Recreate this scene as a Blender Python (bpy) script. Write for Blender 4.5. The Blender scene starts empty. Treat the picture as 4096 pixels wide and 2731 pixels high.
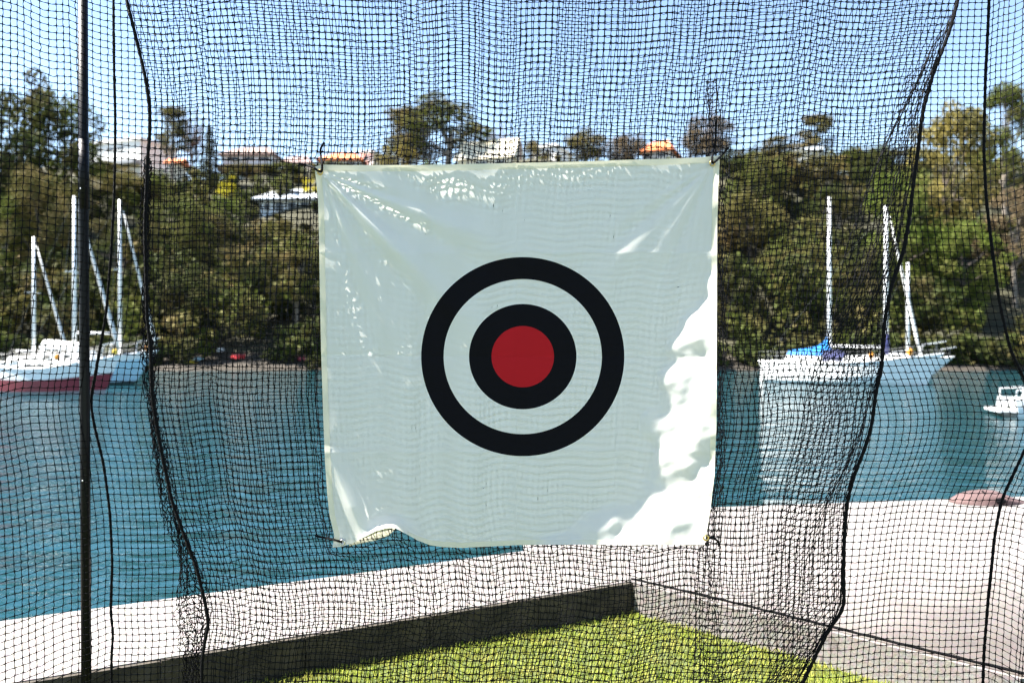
import bpy, math, random
import numpy as np
from mathutils import Vector, Matrix

S = bpy.context.scene
rng = np.random.default_rng(7)
random.seed(7)
R = math.radians

# ------------------------------------------------------------------ camera
F = 3186.0            # focal length in photograph pixels (28 mm on 36 mm)
CAMZ = 1.5
cam_d = bpy.data.cameras.new('camera')
cam = bpy.data.objects.new('camera', cam_d)
S.collection.objects.link(cam)
cam.location = (0, 0, CAMZ)
cam.rotation_euler = (R(90), 0, 0)
cam_d.sensor_width = 36.0
cam_d.lens = 28.0
cam_d.clip_start = 0.05
cam_d.clip_end = 3000
cam_d.dof.use_dof = True
cam_d.dof.focus_distance = 3.0
cam_d.dof.aperture_fstop = 2.4
S.camera = cam

# ------------------------------------------------------------------ sky and sun
SUN = Vector((-0.572, 0.016, 0.82)).normalized()      # towards the sun
EL = math.asin(SUN.z)
AZ = math.atan2(SUN.x, SUN.y)
W = bpy.data.worlds.new('World')
S.world = W
W.use_nodes = True
nt = W.node_tree
nt.nodes.clear()
sky = nt.nodes.new('ShaderNodeTexSky')
sky.sky_type = 'NISHITA'
sky.sun_disc = False
sky.sun_elevation = EL
sky.sun_rotation = AZ
sky.air_density = 1.0
sky.dust_density = 0.2
sky.ozone_density = 0.4
bg = nt.nodes.new('ShaderNodeBackground')
bg.inputs['Strength'].default_value = 0.066
wo = nt.nodes.new('ShaderNodeOutputWorld')
nt.links.new(sky.outputs[0], bg.inputs[0])
nt.links.new(bg.outputs[0], wo.inputs[0])
sd = bpy.data.lights.new('sun', 'SUN')
sd.energy = 5.0
sd.angle = R(0.45)
sd.color = (1.0, 0.95, 0.87)
so = bpy.data.objects.new('sun', sd)
S.collection.objects.link(so)
so.rotation_euler = SUN.to_track_quat('Z', 'Y').to_euler()
so.location = (-20, 5, 40)

S.view_settings.view_transform = 'Standard'
S.view_settings.look = 'None'
S.view_settings.gamma = 1.0
S.view_settings.use_curve_mapping = False
S.view_settings.exposure = 2.38
S.render.engine = 'CYCLES'
S.cycles.use_denoising = True
S.cycles.max_bounces = 6
S.cycles.transparent_max_bounces = 6
S.cycles.caustics_reflective = False
S.cycles.caustics_refractive = False
S.cycles.filter_width = 1.4

# ------------------------------------------------------------------ helpers
def P(px, py, d):
    """photograph pixel at a distance -> point in the place"""
    return ((px - 2048) / F * d, d, CAMZ - (py - 1365.5) / F * d)

def link(o, parent=None):
    S.collection.objects.link(o)
    if parent is not None:
        o.parent = parent
    return o

def tag(o, label=None, cat=None, group=None, kind=None):
    if label: o['label'] = label
    if cat: o['category'] = cat
    if group: o['group'] = group
    if kind: o['kind'] = kind
    return o

def empty(name, loc=(0, 0, 0), rz=0.0, label=None, cat=None, group=None):
    o = bpy.data.objects.new(name, None)
    o.empty_display_size = 0.2
    link(o)
    o.location = loc
    o.rotation_euler = (0, 0, rz)
    return tag(o, label, cat, group)

def mesh_np(name, verts, faces, mat=None, smooth=False):
    """verts (n,3), faces (m,k) arrays of one face size"""
    verts = np.ascontiguousarray(verts, dtype=np.float32)
    faces = np.ascontiguousarray(faces, dtype=np.int32)
    me = bpy.data.meshes.new(name)
    n, (m, k) = len(verts), faces.shape
    me.vertices.add(n)
    me.vertices.foreach_set('co', verts.ravel())
    me.loops.add(m * k)
    me.loops.foreach_set('vertex_index', faces.ravel())
    me.polygons.add(m)
    me.polygons.foreach_set('loop_start', np.arange(0, m * k, k, dtype=np.int32))
    me.polygons.foreach_set('loop_total', np.full(m, k, dtype=np.int32))
    if smooth:
        me.polygons.foreach_set('use_smooth', np.ones(m, dtype=bool))
    me.update(calc_edges=True)
    if mat: me.materials.append(mat)
    return me

class MB:
    """collects simple solids into one mesh"""
    def __init__(s):
        s.v = []; s.f = []
    def add(s, vs, fs):
        o = len(s.v)
        s.v += [tuple(p) for p in vs]
        s.f += [tuple(i + o for i in f) for f in fs]
        return s
    def box(s, c, size, rz=0.0, taper=1.0):
        x, y, z = [a / 2 for a in size]
        ca, sa = math.cos(rz), math.sin(rz)
        vs = []
        for dz, k in ((-z, 1.0), (z, taper)):
            for dx, dy in ((-x, -y), (x, -y), (x, y), (-x, y)):
                dx *= k; dy *= k
                vs.append((c[0] + dx * ca - dy * sa, c[1] + dx * sa + dy * ca, c[2] + dz))
        return s.add(vs, [(3, 2, 1, 0), (4, 5, 6, 7), (0, 1, 5, 4), (1, 2, 6, 5), (2, 3, 7, 6), (3, 0, 4, 7)])
    def tube(s, pts, r, n=8, cap=True):
        pts = [Vector(p) for p in pts]
        rs = r if isinstance(r, (list, tuple)) else [r] * len(pts)
        vs = []; fs = []
        t0 = (pts[1] - pts[0]).normalized()
        up = Vector((0, 0, 1)) if abs(t0.z) < 0.9 else Vector((0, 1, 0))
        a = t0.cross(up).normalized()
        for i, p in enumerate(pts):
            t = (pts[min(i + 1, len(pts) - 1)] - pts[max(i - 1, 0)]).normalized()
            a = (a - t * a.dot(t)).normalized()
            b = t.cross(a)
            for k in range(n):
                w = 2 * math.pi * k / n
                vs.append(p + (a * math.cos(w) + b * math.sin(w)) * rs[i])
        for i in range(len(pts) - 1):
            for k in range(n):
                k2 = (k + 1) % n
                fs.append((i * n + k, i * n + k2, (i + 1) * n + k2, (i + 1) * n + k))
        if cap:
            fs.append(tuple(range(n - 1, -1, -1)))
            fs.append(tuple((len(pts) - 1) * n + k for k in range(n)))
        return s.add(vs, fs)
    def ball(s, c, r, n=10, m=6):
        rx, ry, rz = r if isinstance(r, (list, tuple)) else (r, r, r)
        vs = [(c[0], c[1], c[2] - rz)]; fs = []
        for i in range(1, m):
            a = -math.pi / 2 + math.pi * i / m
            for k in range(n):
                w = 2 * math.pi * k / n
                vs.append((c[0] + rx * math.cos(a) * math.cos(w), c[1] + ry * math.cos(a) * math.sin(w), c[2] + rz * math.sin(a)))
        vs.append((c[0], c[1], c[2] + rz))
        for k in range(n):
            fs.append((0, 1 + (k + 1) % n, 1 + k))
            fs.append((len(vs) - 1, 1 + (m - 2) * n + k, 1 + (m - 2) * n + (k + 1) % n))
        for i in range(m - 2):
            for k in range(n):
                k2 = (k + 1) % n
                fs.append((1 + i * n + k, 1 + i * n + k2, 1 + (i + 1) * n + k2, 1 + (i + 1) * n + k))
        return s.add(vs, fs)
    def loft(s, rings, closed=False, cap=False):
        n = len(rings[0]); vs = [p for r in rings for p in r]; fs = []
        for i in range(len(rings) - 1):
            for k in range(n if closed else n - 1):
                k2 = (k + 1) % n
                fs.append((i * n + k, i * n + k2, (i + 1) * n + k2, (i + 1) * n + k))
        if cap:
            fs.append(tuple(range(n - 1, -1, -1)))
            fs.append(tuple((len(rings) - 1) * n + k for k in range(n)))
        return s.add(vs, fs)
    def build(s, name, mat, parent=None, smooth=False):
        me = bpy.data.meshes.new(name)
        me.from_pydata(s.v, [], s.f)
        if smooth:
            me.polygons.foreach_set('use_smooth', np.ones(len(me.polygons), dtype=bool))
        me.update()
        me.materials.append(mat)
        return link(bpy.data.objects.new(name, me), parent)

def new_mat(name):
    m = bpy.data.materials.new(name)
    m.use_nodes = True
    n = m.node_tree
    n.nodes.clear()
    out = n.nodes.new('ShaderNodeOutputMaterial')
    return m, n, out

def paint(name, col, rough=0.5, metal=0.0, noise=0.0, scale=4.0, bump=0.0, bscale=40.0, spec=0.5, col2=None):
    m, n, out = new_mat(name)
    p = n.nodes.new('ShaderNodeBsdfPrincipled')
    p.inputs['Roughness'].default_value = rough
    p.inputs['Metallic'].default_value = metal
    p.inputs['Specular IOR Level'].default_value = spec
    p.inputs['Base Color'].default_value = (*col, 1)
    tc = n.nodes.new('ShaderNodeTexCoord')
    if noise or col2:
        t = n.nodes.new('ShaderNodeTexNoise')
        t.inputs['Scale'].default_value = scale
        t.inputs['Detail'].default_value = 6
        n.links.new(tc.outputs['Object'], t.inputs['Vector'])
        rp = n.nodes.new('ShaderNodeValToRGB')
        rp.color_ramp.elements[0].position = 0.32
        rp.color_ramp.elements[1].position = 0.68
        c2 = col2 if col2 else tuple(min(1, c * (1 + noise)) for c in col)
        c1 = col if col2 else tuple(c * (1 - noise) for c in col)
        rp.color_ramp.elements[0].color = (*c1, 1)
        rp.color_ramp.elements[1].color = (*c2, 1)
        n.links.new(t.outputs['Fac'], rp.inputs['Fac'])
        n.links.new(rp.outputs['Color'], p.inputs['Base Color'])
    if bump:
        t2 = n.nodes.new('ShaderNodeTexNoise')
        t2.inputs['Scale'].default_value = bscale
        t2.inputs['Detail'].default_value = 5
        n.links.new(tc.outputs['Object'], t2.inputs['Vector'])
        b = n.nodes.new('ShaderNodeBump')
        b.inputs['Strength'].default_value = bump
        b.inputs['Distance'].default_value = 0.02
        n.links.new(t2.outputs['Fac'], b.inputs['Height'])
        n.links.new(b.outputs['Normal'], p.inputs['Normal'])
    n.links.new(p.outputs[0], out.inputs[0])
    return m

def foliage(name, c1, c2, c3, trans=0.25, scale=0.35):
    m, n, out = new_mat(name)
    g = n.nodes.new('ShaderNodeNewGeometry')
    tc = n.nodes.new('ShaderNodeTexCoord')
    t = n.nodes.new('ShaderNodeTexNoise')
    t.inputs['Scale'].default_value = scale
    t.inputs['Detail'].default_value = 3
    n.links.new(g.outputs['Position'], t.inputs['Vector'])
    rp = n.nodes.new('ShaderNodeValToRGB')
    e = rp.color_ramp.elements
    e[0].position = 0.0; e[0].color = (*c1, 1)
    e[1].position = 1.0; e[1].color = (*c2, 1)
    n.links.new(g.outputs['Random Per Island'], rp.inputs['Fac'])
    mx = n.nodes.new('ShaderNodeMix'); mx.data_type = 'RGBA'
    r2 = n.nodes.new('ShaderNodeValToRGB')
    r2.color_ramp.elements[0].position = 0.45
    r2.color_ramp.elements[1].position = 0.68
    n.links.new(t.outputs['Fac'], r2.inputs['Fac'])
    n.links.new(r2.outputs['Color'], mx.inputs['Factor'])
    n.links.new(rp.outputs['Color'], mx.inputs['A'])
    mx.inputs['B'].default_value = (*c3, 1)
    d = n.nodes.new('ShaderNodeBsdfPrincipled')
    d.inputs['Roughness'].default_value = 0.75
    d.inputs['Specular IOR Level'].default_value = 0.12
    tr = n.nodes.new('ShaderNodeBsdfTranslucent')
    n.links.new(mx.outputs['Result'], d.inputs['Base Color'])
    n.links.new(mx.outputs['Result'], tr.inputs['Color'])
    ms = n.nodes.new('ShaderNodeMixShader')
    ms.inputs[0].default_value = trans
    n.links.new(d.outputs[0], ms.inputs[1])
    n.links.new(tr.outputs[0], ms.inputs[2])
    n.links.new(ms.outputs[0], out.inputs[0])
    return m

# ------------------------------------------------------------------ materials
def water_material():
    m, n, out = new_mat('water')
    p = n.nodes.new('ShaderNodeBsdfPrincipled')
    p.inputs['Base Color'].default_value = (0.006, 0.036, 0.046, 1)
    p.inputs['Roughness'].default_value = 0.04
    p.inputs['IOR'].default_value = 1.33
    tc = n.nodes.new('ShaderNodeTexCoord')
    hs = []
    for sx, sy, sc, det, dist in ((0.42, 1.7, 0.85, 3, 0.075), (0.6, 2.0, 3.4, 3, 0.015), (1.0, 1.6, 0.22, 2, 0.02)):
        mp = n.nodes.new('ShaderNodeMapping')
        mp.inputs['Scale'].default_value = (sx, sy, 1)
        mp.inputs['Rotation'].default_value = (0, 0, R(9))
        n.links.new(tc.outputs['Object'], mp.inputs['Vector'])
        t = n.nodes.new('ShaderNodeTexNoise')
        t.inputs['Scale'].default_value = sc
        t.inputs['Detail'].default_value = det
        t.inputs['Distortion'].default_value = 0.4
        n.links.new(mp.outputs[0], t.inputs['Vector'])
        hs.append((t, dist))
    prev = None
    for t, dist in hs:
        b = n.nodes.new('ShaderNodeBump')
        b.inputs['Strength'].default_value = 1.0
        b.inputs['Distance'].default_value = dist * 2.2
        n.links.new(t.outputs['Fac'], b.inputs['Height'])
        if prev: n.links.new(prev.outputs[0], b.inputs['Normal'])
        prev = b
    n.links.new(prev.outputs[0], p.inputs['Normal'])
    n.links.new(p.outputs[0], out.inputs[0])
    return m

def concrete_material():
    m, n, out = new_mat('concrete')
    p = n.nodes.new('ShaderNodeBsdfPrincipled')
    p.inputs['Roughness'].default_value = 0.85
    tc = n.nodes.new('ShaderNodeTexCoord')
    t1 = n.nodes.new('ShaderNodeTexNoise'); t1.inputs['Scale'].default_value = 0.9; t1.inputs['Detail'].default_value = 9; t1.inputs['Roughness'].default_value = 0.65
    t2 = n.nodes.new('ShaderNodeTexNoise'); t2.inputs['Scale'].default_value = 55; t2.inputs['Detail'].default_value = 6
    v = n.nodes.new('ShaderNodeTexVoronoi'); v.feature = 'DISTANCE_TO_EDGE'; v.inputs['Scale'].default_value = 0.55
    ds = n.nodes.new('ShaderNodeTexNoise'); ds.inputs['Scale'].default_value = 3.0; ds.inputs['Detail'].default_value = 5
    ad = n.nodes.new('ShaderNodeVectorMath'); ad.operation = 'ADD'
    n.links.new(tc.outputs['Object'], ds.inputs['Vector'])
    n.links.new(tc.outputs['Object'], ad.inputs[0]); n.links.new(ds.outputs['Color'], ad.inputs[1])
    n.links.new(ad.outputs[0], v.inputs['Vector'])
    for t in (t1, t2): n.links.new(tc.outputs['Object'], t.inputs['Vector'])
    rp = n.nodes.new('ShaderNodeValToRGB')
    e = rp.color_ramp.elements
    e[0].position = 0.25; e[0].color = (0.16, 0.142, 0.13, 1)
    e[1].position = 0.62; e[1].color = (0.285, 0.262, 0.25, 1)
    n.links.new(t1.outputs['Fac'], rp.inputs['Fac'])
    m2 = n.nodes.new('ShaderNodeMix'); m2.data_type = 'RGBA'; m2.blend_type = 'MULTIPLY'
    m2.inputs['Factor'].default_value = 0.45
    n.links.new(rp.outputs['Color'], m2.inputs['A']); n.links.new(t2.outputs['Color'], m2.inputs['B'])
    rc = n.nodes.new('ShaderNodeValToRGB')
    rc.color_ramp.elements[0].color = (0.35, 0.32, 0.29, 1); rc.color_ramp.elements[1].position = 0.006
    n.links.new(v.outputs['Distance'], rc.inputs['Fac'])
    m3 = n.nodes.new('ShaderNodeMix'); m3.data_type = 'RGBA'; m3.blend_type = 'MULTIPLY'
    m3.inputs['Factor'].default_value = 0.8
    n.links.new(m2.outputs['Result'], m3.inputs['A']); n.links.new(rc.outputs['Color'], m3.inputs['B'])
    sx = n.nodes.new('ShaderNodeMapping'); sx.inputs['Location'].default_value = (-2.6, -3.80, 0); sx.vector_type = 'POINT'  # dappled shade at the walkway's right, painted into the colour as a soft patch
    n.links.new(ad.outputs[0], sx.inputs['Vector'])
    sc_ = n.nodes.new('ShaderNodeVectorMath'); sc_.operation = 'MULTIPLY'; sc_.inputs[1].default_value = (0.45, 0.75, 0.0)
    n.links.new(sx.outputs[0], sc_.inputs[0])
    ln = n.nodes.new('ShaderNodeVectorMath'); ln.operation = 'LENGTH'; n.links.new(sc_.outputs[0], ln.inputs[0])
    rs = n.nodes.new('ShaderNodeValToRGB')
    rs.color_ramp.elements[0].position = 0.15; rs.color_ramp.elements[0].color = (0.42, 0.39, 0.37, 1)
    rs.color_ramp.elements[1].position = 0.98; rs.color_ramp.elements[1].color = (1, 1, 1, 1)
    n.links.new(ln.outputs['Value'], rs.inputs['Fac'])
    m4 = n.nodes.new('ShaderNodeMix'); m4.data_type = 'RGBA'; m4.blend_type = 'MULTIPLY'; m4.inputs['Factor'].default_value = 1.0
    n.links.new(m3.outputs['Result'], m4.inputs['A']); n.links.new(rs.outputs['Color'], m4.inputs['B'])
    n.links.new(m4.outputs['Result'], p.inputs['Base Color'])
    b = n.nodes.new('ShaderNodeBump'); b.inputs['Strength'].default_value = 0.5; b.inputs['Distance'].default_value = 0.006
    n.links.new(t2.outputs['Fac'], b.inputs['Height'])
    n.links.new(b.outputs[0], p.inputs['Normal'])
    n.links.new(p.outputs[0], out.inputs[0])
    return m

def cloth_material(printed):
    m, n, out = new_mat('target_canvas' if printed else 'canvas_hem')
    tc = n.nodes.new('ShaderNodeTexCoord')
    base = (0.93, 0.92, 0.86)
    d = n.nodes.new('ShaderNodeBsdfPrincipled'); d.inputs['Roughness'].default_value = 0.75
    d.inputs['Specular IOR Level'].default_value = 0.15
    tr = n.nodes.new('ShaderNodeBsdfTranslucent')
    ms = n.nodes.new('ShaderNodeMixShader')
    ms.inputs[0].default_value = 0.52 if printed else 0.3
    wv = n.nodes.new('ShaderNodeTexNoise'); wv.inputs['Scale'].default_value = 900; wv.inputs['Detail'].default_value = 2
    n.links.new(tc.outputs['Object'], wv.inputs['Vector'])
    b = n.nodes.new('ShaderNodeBump'); b.inputs['Strength'].default_value = 0.12; b.inputs['Distance'].default_value = 0.001
    n.links.new(wv.outputs['Fac'], b.inputs['Height'])
    n.links.new(b.outputs[0], d.inputs['Normal'])
    if printed:
        at = n.nodes.new('ShaderNodeAttribute'); at.attribute_name = 'print_xy'
        ln = n.nodes.new('ShaderNodeVectorMath'); ln.operation = 'LENGTH'
        n.links.new(at.outputs['Vector'], ln.inputs[0])
        rp = n.nodes.new('ShaderNodeValToRGB'); rp.color_ramp.interpolation = 'CONSTANT'
        mp = n.nodes.new('ShaderNodeMath'); mp.operation = 'DIVIDE'; mp.inputs[1].default_value = 1000.0
        n.links.new(ln.outputs['Value'], mp.inputs[0])
        ink = (0.006, 0.006, 0.009, 1); red = (0.55, 0.016, 0.024, 1); wh = (*base, 1)
        e = rp.color_ramp.elements
        e[0].position = 0.0; e[0].color = red
        e[1].position = 0.123; e[1].color = ink
        for pos, c in ((0.213, wh), (0.313, ink), (0.405, wh)):
            q = e.new(pos); q.color = c
        n.links.new(mp.outputs[0], rp.inputs['Fac'])
        n.links.new(rp.outputs['Color'], d.inputs['Base Color'])
        n.links.new(rp.outputs['Color'], tr.inputs['Color'])
    else:
        d.inputs['Base Color'].default_value = (0.76, 0.735, 0.63, 1)
        tr.inputs['Color'].default_value = (0.74, 0.70, 0.58, 1)
    n.links.new(d.outputs[0], ms.inputs[1]); n.links.new(tr.outputs[0], ms.inputs[2])
    n.links.new(ms.outputs[0], out.inputs[0])
    return m

M = dict(
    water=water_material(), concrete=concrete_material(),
    cloth=cloth_material(True), hem=cloth_material(False),
    net=paint('black_netting', (0.004, 0.004, 0.005), 0.6, spec=0.10),
    cord=paint('black_cord', (0.004, 0.004, 0.005), 0.7, bump=0.8, bscale=260, spec=0.12),
    pole=paint('black_powder_coat', (0.004, 0.0045, 0.007), 0.4, bump=0.1, bscale=300, spec=0.18),
    bolt=paint('zinc', (0.6, 0.6, 0.62), 0.25, 1.0),
    brass=paint('brass', (0.62, 0.45, 0.16), 0.3, 1.0),
    white=paint('white_gelcoat', (0.82, 0.82, 0.80), 0.25, noise=0.05, scale=2),
    paleblue=paint('pale_blue_gelcoat', (0.42, 0.62, 0.72), 0.3, noise=0.06, scale=2),
    red=paint('dark_red_hull', (0.20, 0.022, 0.036), 0.35, noise=0.12, scale=1.5),
    grey=paint('grey_paint', (0.3, 0.31, 0.32), 0.5, noise=0.1),
    darkgreen=paint('antifoul', (0.02, 0.05, 0.045), 0.7, noise=0.2),
    alloy=paint('anodised_alloy', (0.78, 0.79, 0.80), 0.35, 0.25),
    rig=paint('stainless_wire', (0.10, 0.105, 0.11), 0.5, 0.0),
    sail=paint('furled_sail', (0.62, 0.62, 0.60), 0.7, noise=0.1, scale=6),
    bluecover=paint('bright_blue_sail_cover', (0.0, 0.19, 0.62), 0.7, noise=0.15, scale=4),
    navy=paint('navy_canvas', (0.02, 0.025, 0.10), 0.7, noise=0.1),
    orange=paint('orange_plastic', (0.75, 0.28, 0.02), 0.45, noise=0.08),
    yellow=paint('yellow_plastic', (0.75, 0.5, 0.02), 0.45, noise=0.08),
    dark=paint('tinted_glass', (0.015, 0.02, 0.025), 0.1),
    deck=paint('deck_paint', (0.7, 0.69, 0.65), 0.6, noise=0.08),
    earth=paint('hillside_earth', (0.020, 0.022, 0.010), 0.95, col2=(0.05, 0.045, 0.022), scale=0.25, bump=0.6, bscale=1.5),
    soil=paint('lawn_soil', (0.05, 0.07, 0.015), 0.95, col2=(0.09, 0.11, 0.03), scale=9),
    sand=paint('sand', (0.035, 0.028, 0.02), 0.95, noise=0.3, scale=1.5, bump=0.4, bscale=5),
    stone=paint('dark_kerb_stone', (0.026, 0.022, 0.016), 0.95, col2=(0.075, 0.062, 0.046), scale=11, bump=0.9, bscale=30),
    bark=paint('bark', (0.09, 0.07, 0.055), 0.9, noise=0.3, scale=3),
    palebark=paint('pale_bark', (0.17, 0.145, 0.12), 0.85, noise=0.25, scale=2),
    twig=paint('bare_twigs', (0.22, 0.17, 0.17), 0.9, noise=0.2),
    twig2=paint('brown_twigs', (0.20, 0.145, 0.09), 0.9, noise=0.2),
    f_dark=foliage('dark_foliage', (0.020, 0.030, 0.009), (0.065, 0.080, 0.020), (0.085, 0.070, 0.028)),
    f_mid=foliage('mid_foliage', (0.045, 0.060, 0.012), (0.11, 0.125, 0.028), (0.13, 0.105, 0.04)),
    f_olive=foliage('olive_foliage', (0.065, 0.062, 0.018), (0.15, 0.135, 0.042), (0.19, 0.14, 0.06)),
    f_bright=foliage('bright_foliage', (0.055, 0.085, 0.014), (0.13, 0.16, 0.03), (0.11, 0.11, 0.03)),
    f_gold=foliage('golden_foliage', (0.15, 0.12, 0.03), (0.25, 0.20, 0.055), (0.14, 0.13, 0.05)),
    f_yellow=foliage('yellow_foliage', (0.42, 0.36, 0.02), (0.62, 0.52, 0.04), (0.40, 0.38, 0.05)),
    f_brown=foliage('brown_foliage', (0.09, 0.065, 0.035), (0.17, 0.125, 0.07), (0.13, 0.10, 0.06)),
    grass=foliage('grass_blades', (0.17, 0.25, 0.03), (0.46, 0.47, 0.10), (0.40, 0.38, 0.10), trans=0.4, scale=6),
    wallwhite=paint('white_render', (0.80, 0.79, 0.76), 0.8, noise=0.05),
    wallblue=paint('pale_blue_render', (0.50, 0.57, 0.64), 0.8, noise=0.05),
    wallcream=paint('cream_render', (0.66, 0.60, 0.48), 0.8, noise=0.06),
    wallbrown=paint('brown_brick', (0.17, 0.10, 0.075), 0.9, noise=0.15),
    roofbrown=paint('brown_tiles', (0.20, 0.135, 0.115), 0.85, noise=0.2, scale=2.0, bump=0.5, bscale=6),
    roofmauve=paint('mauve_tiles', (0.27, 0.18, 0.165), 0.85, noise=0.2, scale=2.0, bump=0.5, bscale=6),
    rooforange=paint('orange_tiles', (0.60, 0.17, 0.055), 0.85, noise=0.2, scale=2.0, bump=0.5, bscale=6),
    roofpale=paint('pale_metal_roof', (0.50, 0.54, 0.58), 0.6, noise=0.08),
    roofcream=paint('cream_metal_roof', (0.66, 0.60, 0.45), 0.6, noise=0.08),
    brick=paint('chimney_brick', (0.34, 0.15, 0.09), 0.9, noise=0.2, scale=3),
    pink=paint('dusty_pink_cloth', (0.095, 0.055, 0.052), 0.8, noise=0.2, scale=9, bump=0.4, bscale=25),
)

# ================================================================== SETTING
WZ = -0.9        # water level
TOP = 0.17       # walkway level; lawn at 0

# --- water
mb = MB(); mb.add([(-400, -60, WZ), (400, -60, WZ), (400, 75, WZ), (-400, 75, WZ)], [(0, 1, 2, 3)])
tag(mb.build('harbour_water', M['water']), kind='structure')

# --- lawn and walkway
d1 = Vector((0.893, 0.451)).normalized()
d2 = Vector((0.737, -0.676)).normalized()
d3 = Vector((0.988, 0.154)).normalized()
C0 = Vector((0.663, 4.43))
O0 = Vector((0.071, 5.06))
Q0 = Vector((0.10, 6.16))
I1 = C0 - d1 * 28
O1 = O0 - d1 * 28
R1p = C0 + d2 * 30
Q1 = Q0 + d3 * 45

def prism(name, poly, z0, z1, mat, kind='structure', side=None):
    mb = MB(); n = len(poly)
    vs = [(p[0], p[1], z1) for p in poly] + [(p[0], p[1], z0) for p in poly]
    fs = [tuple(range(n))]
    mb.add(vs, fs + [(i, i + n, (i + 1) % n + n, (i + 1) % n) for i in range(n)])
    o = mb.build(name, mat)
    if side is not None:
        o.data.materials.append(side)
        for p in o.data.polygons:
            if abs(p.normal.z) < 0.5: p.material_index = 1
    return tag(o, kind=kind)

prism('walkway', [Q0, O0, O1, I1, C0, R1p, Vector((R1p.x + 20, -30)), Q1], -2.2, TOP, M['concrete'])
prism('lawn', [C0 + Vector((0.0, 0.02)), I1, Vector((-24, -32)), Vector((30, -32)), R1p], -0.5, 0.0, M['soil'])
# the kerb: low stone edge between walkway and lawn, in blocks
kerb = empty('kerb', (0, 0, 0), label='low dark stone kerb between the pale walkway and the lawn', cat='kerb')
def kerb_run(a, dirv, length, nrm, step, tag_shared):
    n = int(length / step)
    for i in range(n):
        L = step - 0.006
        c = a + dirv * (step * i + step / 2) + nrm * 0.011
        mb = MB().box((0, 0, 0), (L, 0.022, TOP + 0.035))
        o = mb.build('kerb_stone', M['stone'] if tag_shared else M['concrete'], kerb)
        o.location = (c.x, c.y, (TOP - 0.045) / 2)
        o.rotation_euler = (0, random.uniform(-0.004, 0.004), math.atan2(dirv.y, dirv.x) + random.uniform(-0.003, 0.003))
n1 = Vector((d1.y, -d1.x)); n2 = Vector((-abs(d2.y), -abs(d2.x)))
kerb_run(C0 - d1 * 0.0, -d1, 5.4, n1, 0.6, True)
kerb_run(C0 + d2 * 0.03, d2, 4.8, Vector((d2.y, -d2.x)), 2.4, False)

# --- grass blades
def in_lawn(x, y):
    a = (x - C0.x) * n1.x + (y - C0.y) * n1.y > 0.03
    q = Vector((d2.y, -d2.x))
    b = (x - C0.x) * q.x + (y - C0.y) * q.y > 0.028
    return a & b
def make_grass():
    pts = []
    for n_, (x0, x1, y0, y1) in ((130000, (-4.5, 4.0, 2.5, 4.5)), (60000, (-5.5, 5.5, -0.5, 2.5))):
        x = rng.uniform(x0, x1, n_); y = rng.uniform(y0, y1, n_)
        k = in_lawn(x, y)
        pts.append(np.stack([x[k], y[k]], 1))
    p = np.concatenate(pts); n = len(p)
    cl = np.sin(p[:, 0] * 9.1 + 2 * np.sin(p[:, 1] * 7)) * np.sin(p[:, 1] * 8.3 + 1.3 * np.sin(p[:, 0] * 5.7))
    h = rng.uniform(0.014, 0.034, n) * (1 + 0.25 * cl)
    a = rng.uniform(0, 2 * np.pi, n); w = rng.uniform(0.0016, 0.0032, n)
    la = rng.uniform(0, 2 * np.pi, n); ll = rng.uniform(0.1, 0.9, n) * h
    ca, sa = np.cos(a) * w, np.sin(a) * w
    z0 = np.full(n, -0.003)
    V = np.zeros((n, 5, 3), np.float32)
    V[:, 0] = np.stack([p[:, 0] - ca, p[:, 1] - sa, z0], 1)
    V[:, 1] = np.stack([p[:, 0] + ca, p[:, 1] + sa, z0], 1)
    mx, my, mz = p[:, 0] + np.cos(la) * ll * .35, p[:, 1] + np.sin(la) * ll * .35, h * .6
    V[:, 2] = np.stack([mx + ca * .8, my + sa * .8, mz], 1)
    V[:, 3] = np.stack([mx - ca * .8, my - sa * .8, mz], 1)
    V[:, 4] = np.stack([p[:, 0] + np.cos(la) * ll, p[:, 1] + np.sin(la) * ll, h], 1)
    i = np.arange(n)[:, None] * 5
    F_ = np.concatenate([i + np.array([[0, 1, 2]]), i + np.array([[0, 2, 3]]), i + np.array([[3, 2, 4]])])
    o = link(bpy.data.objects.new('grass', mesh_np('grass', V.reshape(-1, 3), F_, M['grass'])))
    tag(o, 'short sunlit yellow green lawn grass below the target', 'grass', kind='stuff')
make_grass()

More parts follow.
